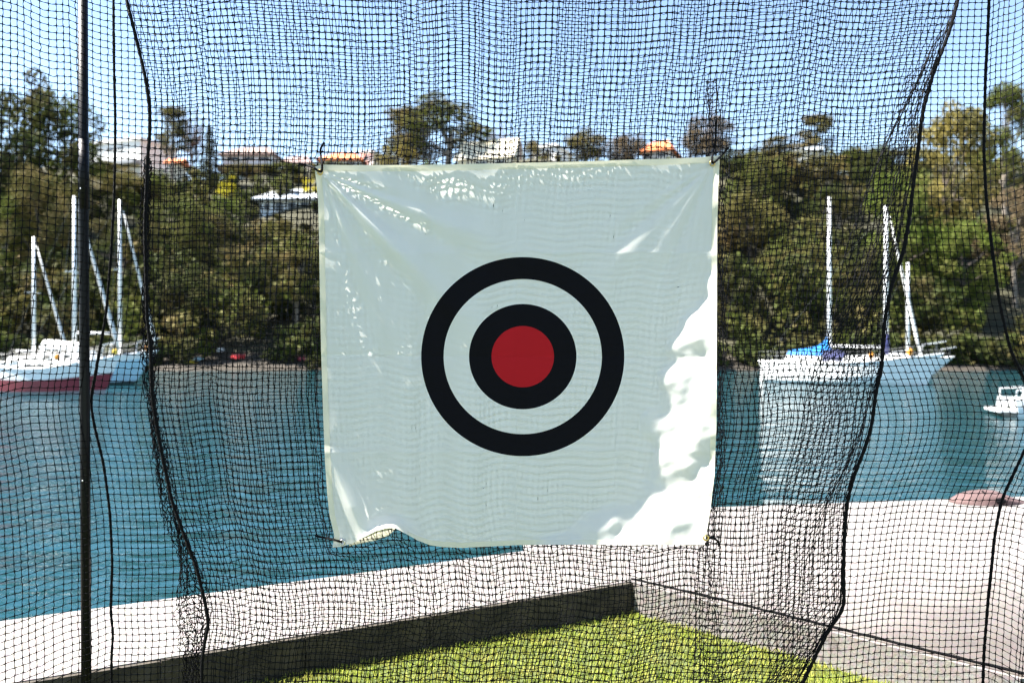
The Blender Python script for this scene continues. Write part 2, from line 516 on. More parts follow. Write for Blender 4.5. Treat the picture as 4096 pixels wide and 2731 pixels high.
# --- far hillside
def hill_z(x, y):
    t = np.clip((y - 67.5) / 41.0, 0, 1)
    s = t * t * (3 - 2 * t)
    base = WZ + 0.35 + 0.9 * np.clip((y - 66.0) / 4.0, 0, 1)
    top = 25.3 + 1.0 * np.sin(x * 0.045 + 0.5) + np.clip((np.abs(x + 5) - 45) * 0.03, 0, 3)
    z = base + (top - 1.0) * (0.35 * t + 0.65 * s)
    z = z + (0.7 * np.sin(x * 0.21 + y * 0.13) + 0.5 * np.sin(x * 0.37 - y * 0.29)) * np.clip(t * 4, 0, 1)
    return z
def make_hill():
    xs = np.linspace(-190, 190, 191); ys = np.concatenate([[64.5, 65.2, 65.6], np.linspace(66, 130, 60), [160, 260]])
    X, Y = np.meshgrid(xs, ys)
    X = X.copy(); Y = Y.copy()
    Z = hill_z(X, Y)
    wob = 0.5 * np.sin(xs * 0.31) + 0.4 * np.sin(xs * 0.77 + 1)
    Y[:4] += wob[None, :]
    Z[0] = WZ - 1.2; Z[1] = WZ - 0.3; Z[2] = WZ + 0.3
    nx, ny = len(xs), len(ys)
    i = (np.arange(ny - 1)[:, None] * nx + np.arange(nx - 1)[None, :]).ravel()
    f = np.stack([i, i + 1, i + nx + 1, i + nx], 1)
    o = link(bpy.data.objects.new('hillside', mesh_np('hillside', np.stack([X, Y, Z], -1).reshape(-1, 3), f, M['earth'], True)))
    o.data.materials.append(M['sand'])
    k = np.zeros(len(f), np.int32); k[:(nx - 1) * 6] = 1
    o.data.polygons.foreach_set('material_index', k)
    tag(o, kind='structure')
make_hill()
def hz(x, y): return float(hill_z(np.array(float(x)), np.array(float(y))))

# ------------------------------------------------------------------ foliage builders
def leaves(centres, radii, per, size, squash=0.75, r=None, shell=0.55):
    """leaf sized diamonds spread through clumps; returns verts, faces"""
    r = r or rng
    out = []
    for c, rad, n in zip(centres, radii, per):
        d = r.normal(size=(n, 3)); d /= np.linalg.norm(d, axis=1)[:, None]
        q = rad * (shell + (1 - shell) * r.random(n)) * (0.75 + 0.35 * r.random(n))
        p = d * q[:, None]; p[:, 2] *= squash
        out.append(p + np.array(c))
    p = np.concatenate(out); n = len(p)
    a = r.normal(size=(n, 3)); a /= np.linalg.norm(a, axis=1)[:, None]
    b = np.cross(a, r.normal(size=(n, 3))); b /= np.linalg.norm(b, axis=1)[:, None]
    s = size * r.uniform(0.6, 1.4, n)[:, None]
    V = np.stack([p - a * s, p - b * s * .55, p + a * s, p + b * s * .55], 1).reshape(-1, 3)
    Fc = np.arange(4 * n).reshape(n, 4)
    return V, Fc

def tree_proto(kind, seed):
    """crown and trunk meshes for a tree about 10 m tall, base at origin"""
    r = np.random.default_rng(seed)
    C = []; Rd = []
    if kind == 'dense':
        for i in range(64):
            t = r.random(); a = r.uniform(0, 6.28)
            z = 1.2 + 7.8 * t
            w = 3.4 * math.sin(math.pi * min(1, 0.18 + 0.82 * (1 - t))) ** 0.6 + 0.3
            q = w * math.sqrt(r.random())
            C.append((q * math.cos(a), q * math.sin(a), z)); Rd.append(r.uniform(0.7, 1.35))
        per, size, sq = 190, 0.13, 0.75
    elif kind == 'gum':
        for i in range(42):
            a = r.uniform(0, 6.28); t = r.random()
            z = 3.9 + 5.3 * t
            q = (3.6 - 2.0 * t) * math.sqrt(r.uniform(0.1, 1))
            C.append((q * math.cos(a), q * math.sin(a), z)); Rd.append(r.uniform(0.7, 1.25))
        per, size, sq = 210, 0.12, 0.55
    elif kind == 'round':
        for i in range(52):
            d = r.normal(size=3); d /= np.linalg.norm(d)
            q = r.uniform(0.55, 1.0)
            C.append((d[0] * 3.3 * q, d[1] * 3.3 * q, 5.6 + d[2] * 3.4 * q)); Rd.append(r.uniform(0.8, 1.4))
        per, size, sq = 180, 0.12, 0.85
    elif kind == 'cypress':
        for i in range(40):
            t = i / 39; a = r.uniform(0, 6.28)
            w = 1.5 * (1 - t) ** 0.8 + 0.05
            C.append((w * .5 * math.cos(a), w * .5 * math.sin(a), 0.6 + 9.0 * t)); Rd.append(0.25 + w * .55)
        per, size, sq = 260, 0.10, 1.3
    elif kind == 'bush':
        for i in range(26):
            a = r.uniform(0, 6.28); q = 4.2 * math.sqrt(r.random()); z = r.uniform(0.5, 1) * (9.0 - 0.38 * q * q) * r.uniform(.35, 1)
            C.append((q * math.cos(a), q * math.sin(a), z)); Rd.append(r.uniform(1.0, 1.8))
        per, size, sq = 105, 0.2, 0.8
    elif kind == 'bare':
        for i in range(34):
            d = r.normal(size=3); d /= np.linalg.norm(d); q = r.uniform(.5, 1)
            C.append((d[0] * 3.4 * q, d[1] * 3.4 * q, 6.0 + d[2] * 3.4 * q)); Rd.append(1.0)
        per = 0
    mb = MB()
    top = max(c[2] for c in C)
    tr = 0.24 if kind != 'cypress' else 0.12
    hz_ = {'dense': 5.5, 'gum': 6.0, 'round': 5.0, 'cypress': 8.5, 'bush': 3.0, 'bare': 4.5}[kind]
    bend = (r.uniform(-.3, .3), r.uniform(-.3, .3))
    trunk = [(bend[0] * t * t, bend[1] * t * t, hz_ * t - 0.6 * (1 - t)) for t in (0, .3, .65, 1)]
    mb.tube(trunk, [tr * 1.25, tr, tr * .8, tr * .5], 7)
    idx = list(r.permutation(len(C)))[:(9 if kind != 'cypress' else 3)]
    for i in idx:
        c = C[i]
        if c[2] < 2.2: continue
        t = r.uniform(.45, 1.0); s = (bend[0] * t * t, bend[1] * t * t, hz_ * t)
        if s[2] > c[2]: s = (s[0], s[1], c[2] * .7)
        m_ = ((s[0] + c[0]) / 2, (s[1] + c[1]) / 2, (s[2] * .6 + c[2] * .4))
        mb.tube([s, m_, c], [tr * .5, tr * .33, tr * .12], 5)
    if kind == 'bare':
        tw = MB()
        for c in C:
            base = Vector((0, 0, 4.2)); cv = Vector(c)
            mid = base.lerp(cv, .55) + Vector(r.normal(size=3) * .25)
            mb.tube([base, mid, cv], [.09, .05, .02], 4, cap=False)
            for j in range(16):
                s = base.lerp(cv, r.uniform(.55, 1.0)); e = s + Vector(r.normal(size=3)) * .55 + (cv - Vector((0, 0, 5))) * .10
                tw.tube([s, s.lerp(e, .5) + Vector(r.normal(size=3)) * .1, e], [.022, .017, .01], 3, cap=False)
        me = bpy.data.meshes.new('twigs'); me.from_pydata(tw.v, [], tw.f); me.update()
    else:
        V, Fc = leaves(C, Rd, [int(per * (q / 1.2) ** 2) + 30 for q in Rd], size, sq, r)
        me = mesh_np('crown', V, Fc); top = float(np.percentile(V[:, 2], 97.5)) - .7
    mt = bpy.data.meshes.new('trunk'); mt.from_pydata(mb.v, [], mb.f); mt.update()
    return me, mt, max(9.0, top + 0.7)

PROTO = {}
for kd, seeds in (('dense', (1, 2, 3, 4)), ('gum', (11, 12, 13)), ('round', (21, 22, 23)), ('cypress', (31,)), ('bush', (41, 42, 43)), ('bare', (51, 52))):
    PROTO[kd] = [tree_proto(kd, s) for s in seeds]
MESHMAT = {}
def mesh_with(me, mat):
    key = (me.name, mat.name)
    if key not in MESHMAT:
        c = me.copy(); c.materials.clear(); c.materials.append(mat); MESHMAT[key] = c
    return MESHMAT[key]

tcount = 0
def tree(px, top, w, d, kind, fol, label, base=None, bark='bark', name=None, cat='tree', group='trees on the far hillside'):
    """px: centre, top row and width in the photograph, d: metres away"""
    global tcount
    crown, trunk, H0 = PROTO[kind][tcount % len(PROTO[kind])]
    tcount += 1
    x, y, zt = P(px, top, d)
    zb = hz(x, y) - 0.1 if base is None else P(px, base, d)[2]
    h = max(1.5, zt - zb)
    sz = h / H0
    W0 = {'dense': 8.4, 'gum': 8.2, 'round': 8.6, 'cypress': 2.4, 'bush': 10.5, 'bare': 8.6}[kind]
    sx = (w / F * d) / W0
    nm = name or {'gum': 'gum_tree', 'cypress': 'cypress_tree', 'bush': 'shrub', 'bare': 'bare_tree'}.get(kind, 'tree')
    r = empty(nm, (x, y, zb), random.uniform(0, 6.28), label, cat, group)
    r.scale = (sx, sx, sz)
    link(bpy.data.objects.new('trunk', mesh_with(trunk, M[bark])), r)
    link(bpy.data.objects.new('twigs' if kind == 'bare' else 'crown', mesh_with(crown, M[fol])), r)
    return r

# undergrowth and the closed wood in between: reads as one mass
def make_wood():
    Vs = []; Fs = []; o = 0
    r = np.random.default_rng(99)
    mats = []
    groups = {0: [[], [], []], 1: [[], [], []], 2: [[], [], []]}
    for i in range(620):
        y = 67.3 + 46 * r.random() ** 1.1
        x = r.uniform(-1, 1) * (y * 0.78 + 12)
        h = r.uniform(2.0, 5.5) * (0.75 if y > 104 else 1.0) * (0.8 + 0.5 * (y < 85))
        if y < 70: h *= 0.8
        z = hz(x, y)
        qx = 2048 + x / y * F
        lim = np.interp(qx, [0, 350, 640, 700, 870, 1120, 1280, 1500, 2900, 3100, 4100], [560, 690, 690, 665, 700, 700, 668, 668, 640, 610, 600])
        if y < 93 and 960 < qx < 1330: lim = 890
        h = min(h, max(.8, CAMZ - (lim - 1365.5) / F * y - z))
        g = groups[int(r.choice(3, p=[.5, .3, .2]))]
        for k in range(r.integers(5, 9)):
            a = r.uniform(0, 6.28); q = h * .42 * math.sqrt(r.random())
            g[0].append((x + q * math.cos(a), y + q * math.sin(a), z + h * r.uniform(.25, .95)))
            rad = h * r.uniform(.2, .34)
            g[1].append(rad); g[2].append(int(30 * rad * rad + 22))
    for i in range(230):                      # bushes overhanging the shore
        x = r.uniform(-62, 62); y = r.uniform(66.0, 67.6)
        qx = 2048 + x / y * F
        beach = 745 < qx < 1275
        if beach and y < 67.2: continue
        g = groups[int(r.choice(3, p=[.75, .2, .05]))]
        for k in range(5):
            g[0].append((x + r.normal() * .5, y + r.normal() * .35, WZ + (1.3 if beach else .45) + r.uniform(0, 2.2)))
            rad = r.uniform(.5, .95); g[1].append(rad); g[2].append(int(40 * rad * rad + 20))
    for gi, g in groups.items():
        V, Fc = leaves(g[0], g[1], g[2], 0.26, 0.8, r)
        Vs.append(V); Fs.append(Fc + o); o += len(V); mats.append(np.full(len(Fc), gi, np.int32))
    ob = link(bpy.data.objects.new('woodland', mesh_np('woodland', np.concatenate(Vs), np.concatenate(Fs))))
    for k in ('f_dark', 'f_mid', 'f_olive'): ob.data.materials.append(M[k])
    ob.data.polygons.foreach_set('material_index', np.concatenate(mats))
    tag(ob, 'dark green wood and undergrowth covering the far hillside', 'woodland', kind='stuff')
make_wood()

# ------------------------------------------------------------------ trees told apart
T = [
 # px, top, width, dist, kind, foliage, label
 (40, 300, 560, 84, 'dense', 'f_dark', 'tall dark tree filling the left edge above the moored boats'),
 (262, 385, 320, 88, 'dense', 'f_mid', 'broad green topped tree behind the black pole'),
 (190, 640, 330, 76, 'round', 'f_olive', 'olive brown tree low on the slope behind the leftmost mast'),
 (20, 800, 300, 74, 'gum', 'f_mid', 'grey green tree at left edge just above the red hulled yacht'),
 (690, 435, 190, 108, 'gum', 'f_olive', 'thin olive gum tree rising right of the white flat roofed house'),
 (770, 395, 190, 112, 'bare', 'twig', 'leafless mauve grey tree left of the pointed cypress'),
 (838, 525, 92, 101, 'cypress', 'f_dark', 'pointed dark cypress in front of the brown roofed house'),
 (500, 690, 300, 96, 'round', 'f_olive', 'round sunlit tree just below the white flat roofed house'),
 (680, 760, 300, 86, 'round', 'f_mid', 'rounded tree halfway up the slope right of the third mast'),
 (500, 900, 330, 76, 'dense', 'f_dark', 'dark tree on the slope behind the pale hulled yacht'),
 (800, 830, 300, 80, 'dense', 'f_mid', 'bushy green tree below the cypress'),
 (1010, 960, 330, 74, 'round', 'f_dark', 'dark round tree above the beached dinghies'),
 (780, 1080, 300, 70, 'dense', 'f_dark', 'low dark tree at the waterline left of the beached dinghies'),
 (1190, 1010, 300, 73, 'gum', 'f_olive', 'olive gum tree beside the left edge of the target'),
 (1130, 690, 230, 104, 'round', 'f_mid', 'rounded tree below the brown roofed house'),
 (1790, 412, 520, 118, 'gum', 'f_mid', 'large open crowned gum tree on the skyline above the target'),
 (1630, 440, 320, 122, 'gum', 'f_olive', 'sparse gum tree left of the large skyline gum tree'),
 (2000, 480, 290, 124, 'bare', 'twig', 'leafless mauve tree behind the cream roofed house'),
 (2140, 560, 150, 122, 'round', 'f_olive', 'small rounded tree right of the chimney'),
 (2345, 512, 230, 112, 'round', 'f_olive', 'round olive tree right of the white block house'),
 (2500, 525, 210, 110, 'round', 'f_brown', 'brown green tree left of the red roofed house'),
 (2830, 468, 260, 104, 'round', 'f_brown', 'brown round crowned tree above the target right corner'),
 (2842, 400, 120, 108, 'bare', 'twig', 'bare twiggy treetop standing above the brown crowned tree'),
 (2960, 600, 190, 98, 'dense', 'f_dark', 'dark blue green tree beside the target right corner'),
 (3110, 550, 220, 104, 'round', 'f_olive', 'rounded olive tree on the skyline left of the slim gum'),
 (3265, 468, 220, 106, 'gum', 'f_olive', 'slim layered gum tree on the skyline right of the target'),
 (3430, 580, 330, 102, 'round', 'f_mid', 'flat topped green tree on the skyline at right'),
 (3780, 465, 380, 84, 'dense', 'f_gold', 'golden olive tree at right between the two dark cords'),
 (4020, 358, 300, 88, 'gum', 'f_mid', 'tall grey green gum tree at the right edge'),
 (3000, 760, 360, 84, 'round', 'f_olive', 'sunlit olive tree just right of the target'),
 (3350, 760, 330, 86, 'gum', 'f_dark', 'dark gum tree behind the white yacht masts'),
 (3620, 700, 330, 76, 'dense', 'f_bright', 'bright green tree right of the white yacht masts'),
 (3160, 990, 330, 74, 'dense', 'f_mid', 'green tree at the waterline behind the blue sail cover'),
 (2930, 1040, 280, 72, 'dense', 'f_dark', 'dark tree at the waterline beside the target right edge'),
 (3480, 1010, 330, 71, 'dense', 'f_dark', 'dark tree at the waterline behind the taller yacht mast'),
 (3850, 900, 380, 74, 'dense', 'f_bright', 'yellow green tree at the waterline above the motor boat'),
 (4060, 760, 330, 76, 'gum', 'f_brown', 'brown grey tree low on the slope at the right edge'),
 (430, 668, 260, 104, 'dense', 'f_olive', 'dense olive tree whose top hides the foot of the white flat roofed house'),
 (1000, 712, 240, 106, 'dense', 'f_olive', 'low tree in front of the brown roofed house verandah'),
 (600, 735, 250, 98, 'dense', 'f_mid', 'green tree below the small orange roof'),
 (1330, 655, 200, 110, 'dense', 'f_mid', 'tree below the orange roofed house at the target corner'),
 (1120, 900, 300, 84, 'dense', 'f_olive', 'olive tree below the pale blue house'),
 (900, 800, 200, 90, 'dense', 'f_bright', 'light green tree left of the pale blue house'),
 (330, 760, 260, 90, 'dense', 'f_dark', 'dark tree between the pole and the third mast'),
 (3240, 625, 330, 96, 'dense', 'f_olive', 'broad olive tree in front of the pale house at right'),
 (3560, 600, 300, 94, 'dense', 'f_dark', 'dark tree left of the golden tree'),
 (3060, 640, 260, 92, 'dense', 'f_mid', 'green tree right of the dark blue green tree'),
 (1580, 700, 420, 96, 'dense', 'f_mid', 'tree on the slope behind the upper left of the target'),
 (2250, 720, 500, 92, 'dense', 'f_dark', 'tree on the slope behind the upper right of the target'),
 (1900, 980, 500, 74, 'dense', 'f_dark', 'tree at the waterline behind the printed rings'),
]
for t in T: tree(*t, bark='palebark' if t[4] == 'gum' else 'bark')
tree(1590, 562, 210, 116, 'round', 'f_gold', 'golden flowering tree below the large skyline gum tree')
tree(920, 690, 120, 97, 'bush', 'f_yellow', 'bright yellow flowering bush right of the cypress', base=790, cat='bush', name='bush')
tree(1245, 690, 90, 96, 'bush', 'f_yellow', 'yellow green bush beside the target left corner', base=800, cat='bush', name='bush')
tree(1720, 625, 90, 112, 'bush', 'f_bright', 'small bright green bush just above the target top edge', base=700, cat='bush', name='bush')
tree(640, 660, 130, 103, 'bush', 'f_bright', 'light green bush beside the small orange roof', base=760, cat='bush', name='bush')

# ------------------------------------------------------------------ houses
def window(parent, c, w, h, rz_unused=0, depth=0.10):
    f = MB()
    t = 0.09
    f.box((c[0], c[1], c[2] + h / 2 - t / 2), (w, depth, t)); f.box((c[0], c[1], c[2] - h / 2 + t / 2), (w, depth, t))
    f.box((c[0] - w / 2 + t / 2, c[1], c[2]), (t, depth, h - 2 * t)); f.box((c[0] + w / 2 - t / 2, c[1], c[2]), (t, depth, h - 2 * t))
    fr = f.build('window', M['wallwhite'], parent)
    MB().box((c[0], c[1] + 0.01, c[2]), (w - 2 * t, 0.04, h - 2 * t)).build('pane', M['dark'], fr)

def house(px0, px1, ytop, yeave, ybase, d, roof, wallm, roofm, label, wins=(), depth=7.0, rz=0.0, chimney=None, overhang=0.6):
    x0, _, _ = P(px0, 0, d); x1, _, _ = P(px1, 0, d)
    w = x1 - x0; xc = (x0 + x1) / 2
    zt = P(0, ytop, d)[2]; ze = P(0, yeave, d)[2]; zb = P(0, ybase, d)[2]
    g = hz(xc, d + depth / 2)
    foot = min(zb, g, hz(xc, d)) - 1.0
    r = empty('house', (xc, d + depth / 2, foot), rz, label, 'house', 'houses on the far hillside')
    zE = ze - foot; zT = zt - foot
    ww = w - 2 * overhang if roof != 'flat' else w
    dd = depth - 2 * overhang if roof != 'flat' else depth
    MB().box((0, 0, zE / 2), (ww, dd, zE)).build('wall', wallm, r)
    m = MB(); hx, hy = w / 2, depth / 2
    if roof == 'hip':
        k = min(hx * .55, hy)
        m.add([(-hx, -hy, zE), (hx, -hy, zE), (hx, hy, zE), (-hx, hy, zE), (-hx + k, 0, zT), (hx - k, 0, zT)],
              [(3, 2, 1, 0), (0, 1, 5, 4), (1, 2, 5), (2, 3, 4, 5), (3, 0, 4)])
        m.box((0, 0, zE - 0.1), (w - 0.02, depth - 0.02, 0.19))
    elif roof == 'gable':      # ridge runs away from the water, gable leaning to one side
        m.add([(-hx, -hy, zE), (hx, -hy, zE - 0.5), (hx, hy, zE - 0.5), (-hx, hy, zE), (-hx * .55, -hy, zT), (-hx * .55, hy, zT)],
              [(3, 2, 1, 0), (0, 1, 4), (1, 2, 5, 4), (2, 3, 5), (3, 0, 4, 5)])
    elif roof == 'side':       # ridge parallel to the shore
        m.add([(-hx, -hy, zE), (hx, -hy, zE), (hx, hy, zE), (-hx, hy, zE), (-hx, 0, zT), (hx, 0, zT)],
              [(3, 2, 1, 0), (0, 1, 5, 4), (1, 2, 5), (2, 3, 4, 5), (3, 0, 4)])
    else:
        m.box((0, 0, (zE + zT) / 2), (w + 0.5, depth + 0.5, zT - zE))
    ro = m.build('roof', roofm, r)
    if chimney:
        cx = (P(chimney[0], 0, d)[0] - xc); ct = P(0, chimney[1], d)[2] - foot
        c = MB().box((cx, 0, (zE + ct) / 2), (0.8, 0.8, ct - zE)); c.box((cx, 0, ct + .08), (1.0, 1.0, 0.16))
        c.build('chimney', M['brick'], ro)
    for (a, b, ya, yb) in wins:
        xa, xb = P(a, 0, d)[0] - xc, P(b, 0, d)[0] - xc
        za, zb_ = P(0, ya, d)[2] - foot, P(0, yb, d)[2] - foot
        window(r, ((xa + xb) / 2, -dd / 2 - 0.03, (za + zb_) / 2), xb - xa, za - zb_)
    return r

h1 = house(352, 622, 558, 570, 640, 112, 'flat', M['wallwhite'], M['wallwhite'],
           'white flat roofed house with three windows left on the skyline',
           [(388, 432, 588, 604), (447, 492, 588, 604), (500, 545, 588, 604)], rz=-0.35)
xx = P(487, 640, 111.2)
MB().box((0.2, -4.3, P(0, 655, 111)[2] - h1.location.z), (9.8, 1.6, 0.5)).build('terrace', M['grey'], h1)
h2 = house(868, 1105, 562, 614, 690, 115, 'hip', M['wallblue'], M['roofbrown'],
           'long house with brown hipped roof and pale blue verandah', [(900, 950, 622, 640), (965, 1015, 622, 640), (1030, 1075, 622, 640)], depth=8)
MB().box((0, -4.4, P(0, 672, 114)[2] - h2.location.z), (7.6, 2.0, 0.9)).build('balcony', M['wallbrown'], h2)
house(648, 722, 622, 650, 690, 109, 'side', M['wallcream'], M['rooforange'], 'small orange roof peeking out below the thin gum tree', [(665, 690, 655, 670)], depth=4)
house(1100, 1245, 604, 648, 690, 121, 'hip', M['wallwhite'], M['roofmauve'], 'house with mauve tiled hip roof near the target left corner', [(1130, 1160, 652, 672), (1185, 1215, 652, 672)])
house(1262, 1455, 590, 636, 680, 118, 'hip', M['wallblue'], M['rooforange'], 'orange roofed house behind the target left corner tie', [(1300, 1340, 642, 660), (1380, 1420, 642, 660)])
house(1005, 1290, 735, 792, 900, 93, 'hip', M['wallblue'], M['roofpale'], 'pale blue house with metal roof halfway up the slope',
      [(1090, 1130, 800, 845), (1140, 1180, 800, 845), (1190, 1230, 800, 845), (1045, 1075, 805, 840)], depth=7, overhang=0.8)
house(1835, 2088, 536, 632, 690, 112, 'side', M['wallcream'], M['roofcream'], 'cream house with sunlit sloping roof and brick chimney', [(1930, 1975, 642, 668), (2010, 2050, 642, 668)], chimney=(2078, 560), rz=-0.3, overhang=0.4)
house(2158, 2265, 578, 588, 690, 126, 'flat', M['wallwhite'], M['wallwhite'], 'white block house on the skyline right of the chimney', [(2172, 2195, 600, 625), (2212, 2240, 600, 625)], rz=-0.4)
house(2588, 2735, 540, 596, 690, 112, 'hip', M['wallwhite'], M['rooforange'], 'white house with bright orange red hip roof above the target', [(2610, 2640, 606, 625), (2670, 2700, 606, 625)], rz=-0.4)
house(1466, 1520, 604, 614, 690, 123, 'flat', M['wallwhite'], M['wallwhite'], 'narrow white house left of the golden tree', [(1478, 1500, 624, 644)], depth=5, rz=-0.4)
house(3190, 3315, 590, 605, 660, 101, 'flat', M['wallwhite'], M['roofpale'], 'pale house glimpsed through trees on the right skyline', [(3215, 3245, 615, 635), (3262, 3292, 615, 635)], depth=5, rz=-0.4)

# ------------------------------------------------------------------ boats
def hull_rings(L, B, fb, rake, n=15, stern=0.72, zs=None, sheer=0.22):
    """stations stern -> bow; each a list of (x, half beam, z) from sheer down to keel line"""
    out = []
    for i in range(n):
        s = i / (n - 1)
        b = B / 2 * (stern + (1 - stern) * math.sin(min(1, s / 0.42) * math.pi / 2)) if s < 0.42 else B / 2 * max(0.0, 1 - ((s - 0.42) / 0.58) ** 2.2)
        top = fb * (1 + sheer * (s - 0.35) ** 2 * 4 * (1.4 if s > .35 else .7))
        ring = []
        for z, k in zip(zs, (1.0, 0.985, 0.95, 0.86, 0.55)):
            zz = top * z if z > 0 else z * 0.5
            x = L * (s - 0.5) + rake * (zz / fb) * max(0, s - .3) ** 2 / .49
            if s < 0.1: x += (0.1 - s) * 10 * (0.12 * L * .3 * (1 - max(zz, 0) / fb))
            kk = k * (1 - 0.25 * max(0, s - .5) * 2 * (1 - max(z, 0)))
            ring.append((x, b * kk, zz))
        out.append(ring)
    return out

def yacht(name, label, px, d, L, B, fb, rz, up, low, split, mast_s, mast_top, group, rake=0.9, cabin=(0.30, 0.68, 0.42), boom_cover=None, boom_len=0.34, cabin2=None,
          jib='sail', spread=(0.55,), dodger=None, extras=None, stripe=None, boom_z=1.0, mast_r=0.075, jib_s=0.99, mastcover=None):
    x, y, _ = P(px, 1365, d)
    r = empty(name, (x, y, WZ), rz, label, 'yacht', group)
    zs = [1.0, split, 0.12, 0.0, -1.0]
    rings = hull_rings(L, B, fb, rake, zs=zs)
    def band(i0, i1, nm, mat):
        m = MB()
        for sgn in (-1, 1):
            m.loft([[(p[0], sgn * p[1], p[2]) for p in ring[i0:i1 + 1]] for ring in rings])
        a = rings[0]
        for i in range(i0, i1):   # transom
            m.add([(a[i][0], -a[i][1], a[i][2]), (a[i][0], a[i][1], a[i][2]), (a[i + 1][0], a[i + 1][1], a[i + 1][2]), (a[i + 1][0], -a[i + 1][1], a[i + 1][2])], [(0, 1, 2, 3)])
        return m.build(nm, mat, r, True)
    band(0, 1, 'topside', up); band(1, 2, 'hull', low); band(2, 4, 'boot_stripe', stripe or M['darkgreen'])
    m = MB(); m.loft([[(g[0][0], -g[0][1] * .985, g[0][2] - .03), (g[0][0], 0, g[0][2] + .02), (g[0][0], g[0][1] * .985, g[0][2] - .03)] for g in rings])
    m.build('deck', M['deck'], r)
    def sheer(s):
        k = s * (len(rings) - 1); i = min(int(k), len(rings) - 2); t = k - i
        a, b = rings[i][0], rings[i + 1][0]
        return (a[0] * (1 - t) + b[0] * t, a[1] * (1 - t) + b[1] * t, a[2] * (1 - t) + b[2] * t)
    # toe rail
    m = MB()
    for sgn in (-1, 1): m.tube([(p[0], sgn * p[1], p[2] + .01) for p in (sheer(i / 14) for i in range(15))], 0.03, 5)
    m.build('toe_rail', M['alloy'], r)
    # cabin
    def cab(s0, s1, hh, nm, kb=0.62):
        m = MB(); prof = []
        for t in (0, .08, .35, .7, .93, 1.0):
            s = s0 + (s1 - s0) * t; p = sheer(s); hgt = hh * (0.15 if t == 1 else 0.92 if t in (0,) else 1.0 - .22 * t)
            hb = max(.12, p[1] * kb)
            prof.append([(p[0], -hb, p[2] - .05), (p[0], -hb * .9, p[2] + hgt * .8), (p[0], -hb * .55, p[2] + hgt), (p[0], hb * .55, p[2] + hgt), (p[0], hb * .9, p[2] + hgt * .8), (p[0], hb, p[2] - .05)])
        m.loft(prof, cap=True)
        c = m.build(nm, M['white'], r)
        for t in (0.22, 0.42, 0.62):
            s = s0 + (s1 - s0) * t; p = sheer(s); hb = p[1] * kb * .965
            for sgn in (-1, 1):
                MB().box((p[0], sgn * hb, p[2] + hh * .42), (L * .045, .03, hh * .28)).build('window', M['dark'], c)
        return c
    cab(*cabin, 'cabin')
    if cabin2: cab(*cabin2, 'raised_cabin', .5)
    # mast, boom, rigging
    mp = sheer(mast_s); mx = mp[0]; mz = mp[2]
    MB().tube([(mx, 0, mz - .1), (mx + .01, 0, (mz + mast_top) / 2), (mx, 0, mast_top)], [mast_r, mast_r, mast_r * .75], 8).build('mast', M['alloy'], r, True)
    bz = mz + boom_z
    bl = L * boom_len
    MB().tube([(mx - .05, 0, bz), (mx - bl, 0, bz + .06)], 0.055, 7).build('boom', M['alloy'], r, True)
    if boom_cover:
        m = MB(); rg = []
        for t, hh, hw in ((0, 1.62, .10), (.04, 1.5, .15), (.15, 1.0, .2), (.3, .70, .22), (.6, .55, .2), (.93, .42, .15), (.97, .2, .05)):
            xx_ = mx + .09 - (bl + .05) * t
            rg.append([(xx_, -hw, bz - .1), (xx_, -hw * 1.05, bz + hh * .35), (xx_, -hw * .35, bz + hh), (xx_, hw * .35, bz + hh), (xx_, hw * 1.05, bz + hh * .35), (xx_, hw, bz - .1)])
        m.loft(rg, closed=True, cap=True)
        m.build('sail_cover', boom_cover, r)
    if mastcover:
        MB().tube([(mx, 0, bz - .45), (mx, 0, bz + .2), (mx, 0, bz + .75)], [.16, .19, .12], 8).build('mast_boot', mastcover, r, True)
    bow = sheer(jib_s); st = sheer(0.0)
    top = (mx, 0, mast_top - .05)
    if jib:
        hd = (mx + .12, 0, mast_top * .97)
        pts = [tuple(hd[i] * (1 - t) + (bow[0], 0, bow[2] + .25)[i] * t for i in range(3)) for t in (0.04, .3, .6, .9, 1.0)]
        MB().tube(pts, [.03, .055, .075, .095, .05], 7).build('furled_jib', M[jib], r, True)
    m = MB(); m.tube([top, (st[0], 0, st[2])], .005, 4)
    for sgn in (-1, 1):
        m.tube([top, (mx - .1, sgn * mp[1] * .62, mz + (mast_top - mz) * spread[0]), (mx - .15, sgn * mp[1], mz)], .006, 4)
    m.build('stays', M['rig'], r)
    for sp in spread:
        zz = mz + (mast_top - mz) * sp
        MB().tube([(mx - .1, -mp[1] * .62, zz), (mx, 0, zz + .04), (mx - .1, mp[1] * .62, zz)], .025, 5).build('spreader', M['alloy'], r)
    # rails
    m = MB(); hgt = .58
    ss = [0.0, .12, .27, .42, .57, .72, .86, .97]
    for sgn in (-1, 1):
        tp = []
        for s in ss:
            p = sheer(s); a = (p[0], sgn * p[1] * .96, p[2]); b = (p[0], sgn * p[1] * .96, p[2] + hgt)
            m.tube([a, b], .016, 4); tp.append(b)
        m.tube(tp, .010, 4); m.tube([(q[0], q[1], q[2] - hgt * .5) for q in tp], .008, 4)
    m.build('guard_rail', M['rig'], r)
    p = sheer(.90); q = sheer(1.0)
    MB().tube([(p[0], -p[1] * .9, p[2]), (p[0] + .1, -p[1] * .9, p[2] + .62), (q[0] + .1, 0, q[2] + .66), (p[0] + .1, p[1] * .9, p[2] + .62), (p[0], p[1] * .9, p[2])], .022, 5).build('pulpit', M['alloy'], r)
    MB().box((st[0] - .12, 0, .25), (.16, .05, 1.0)).build('rudder', M['white'], r)
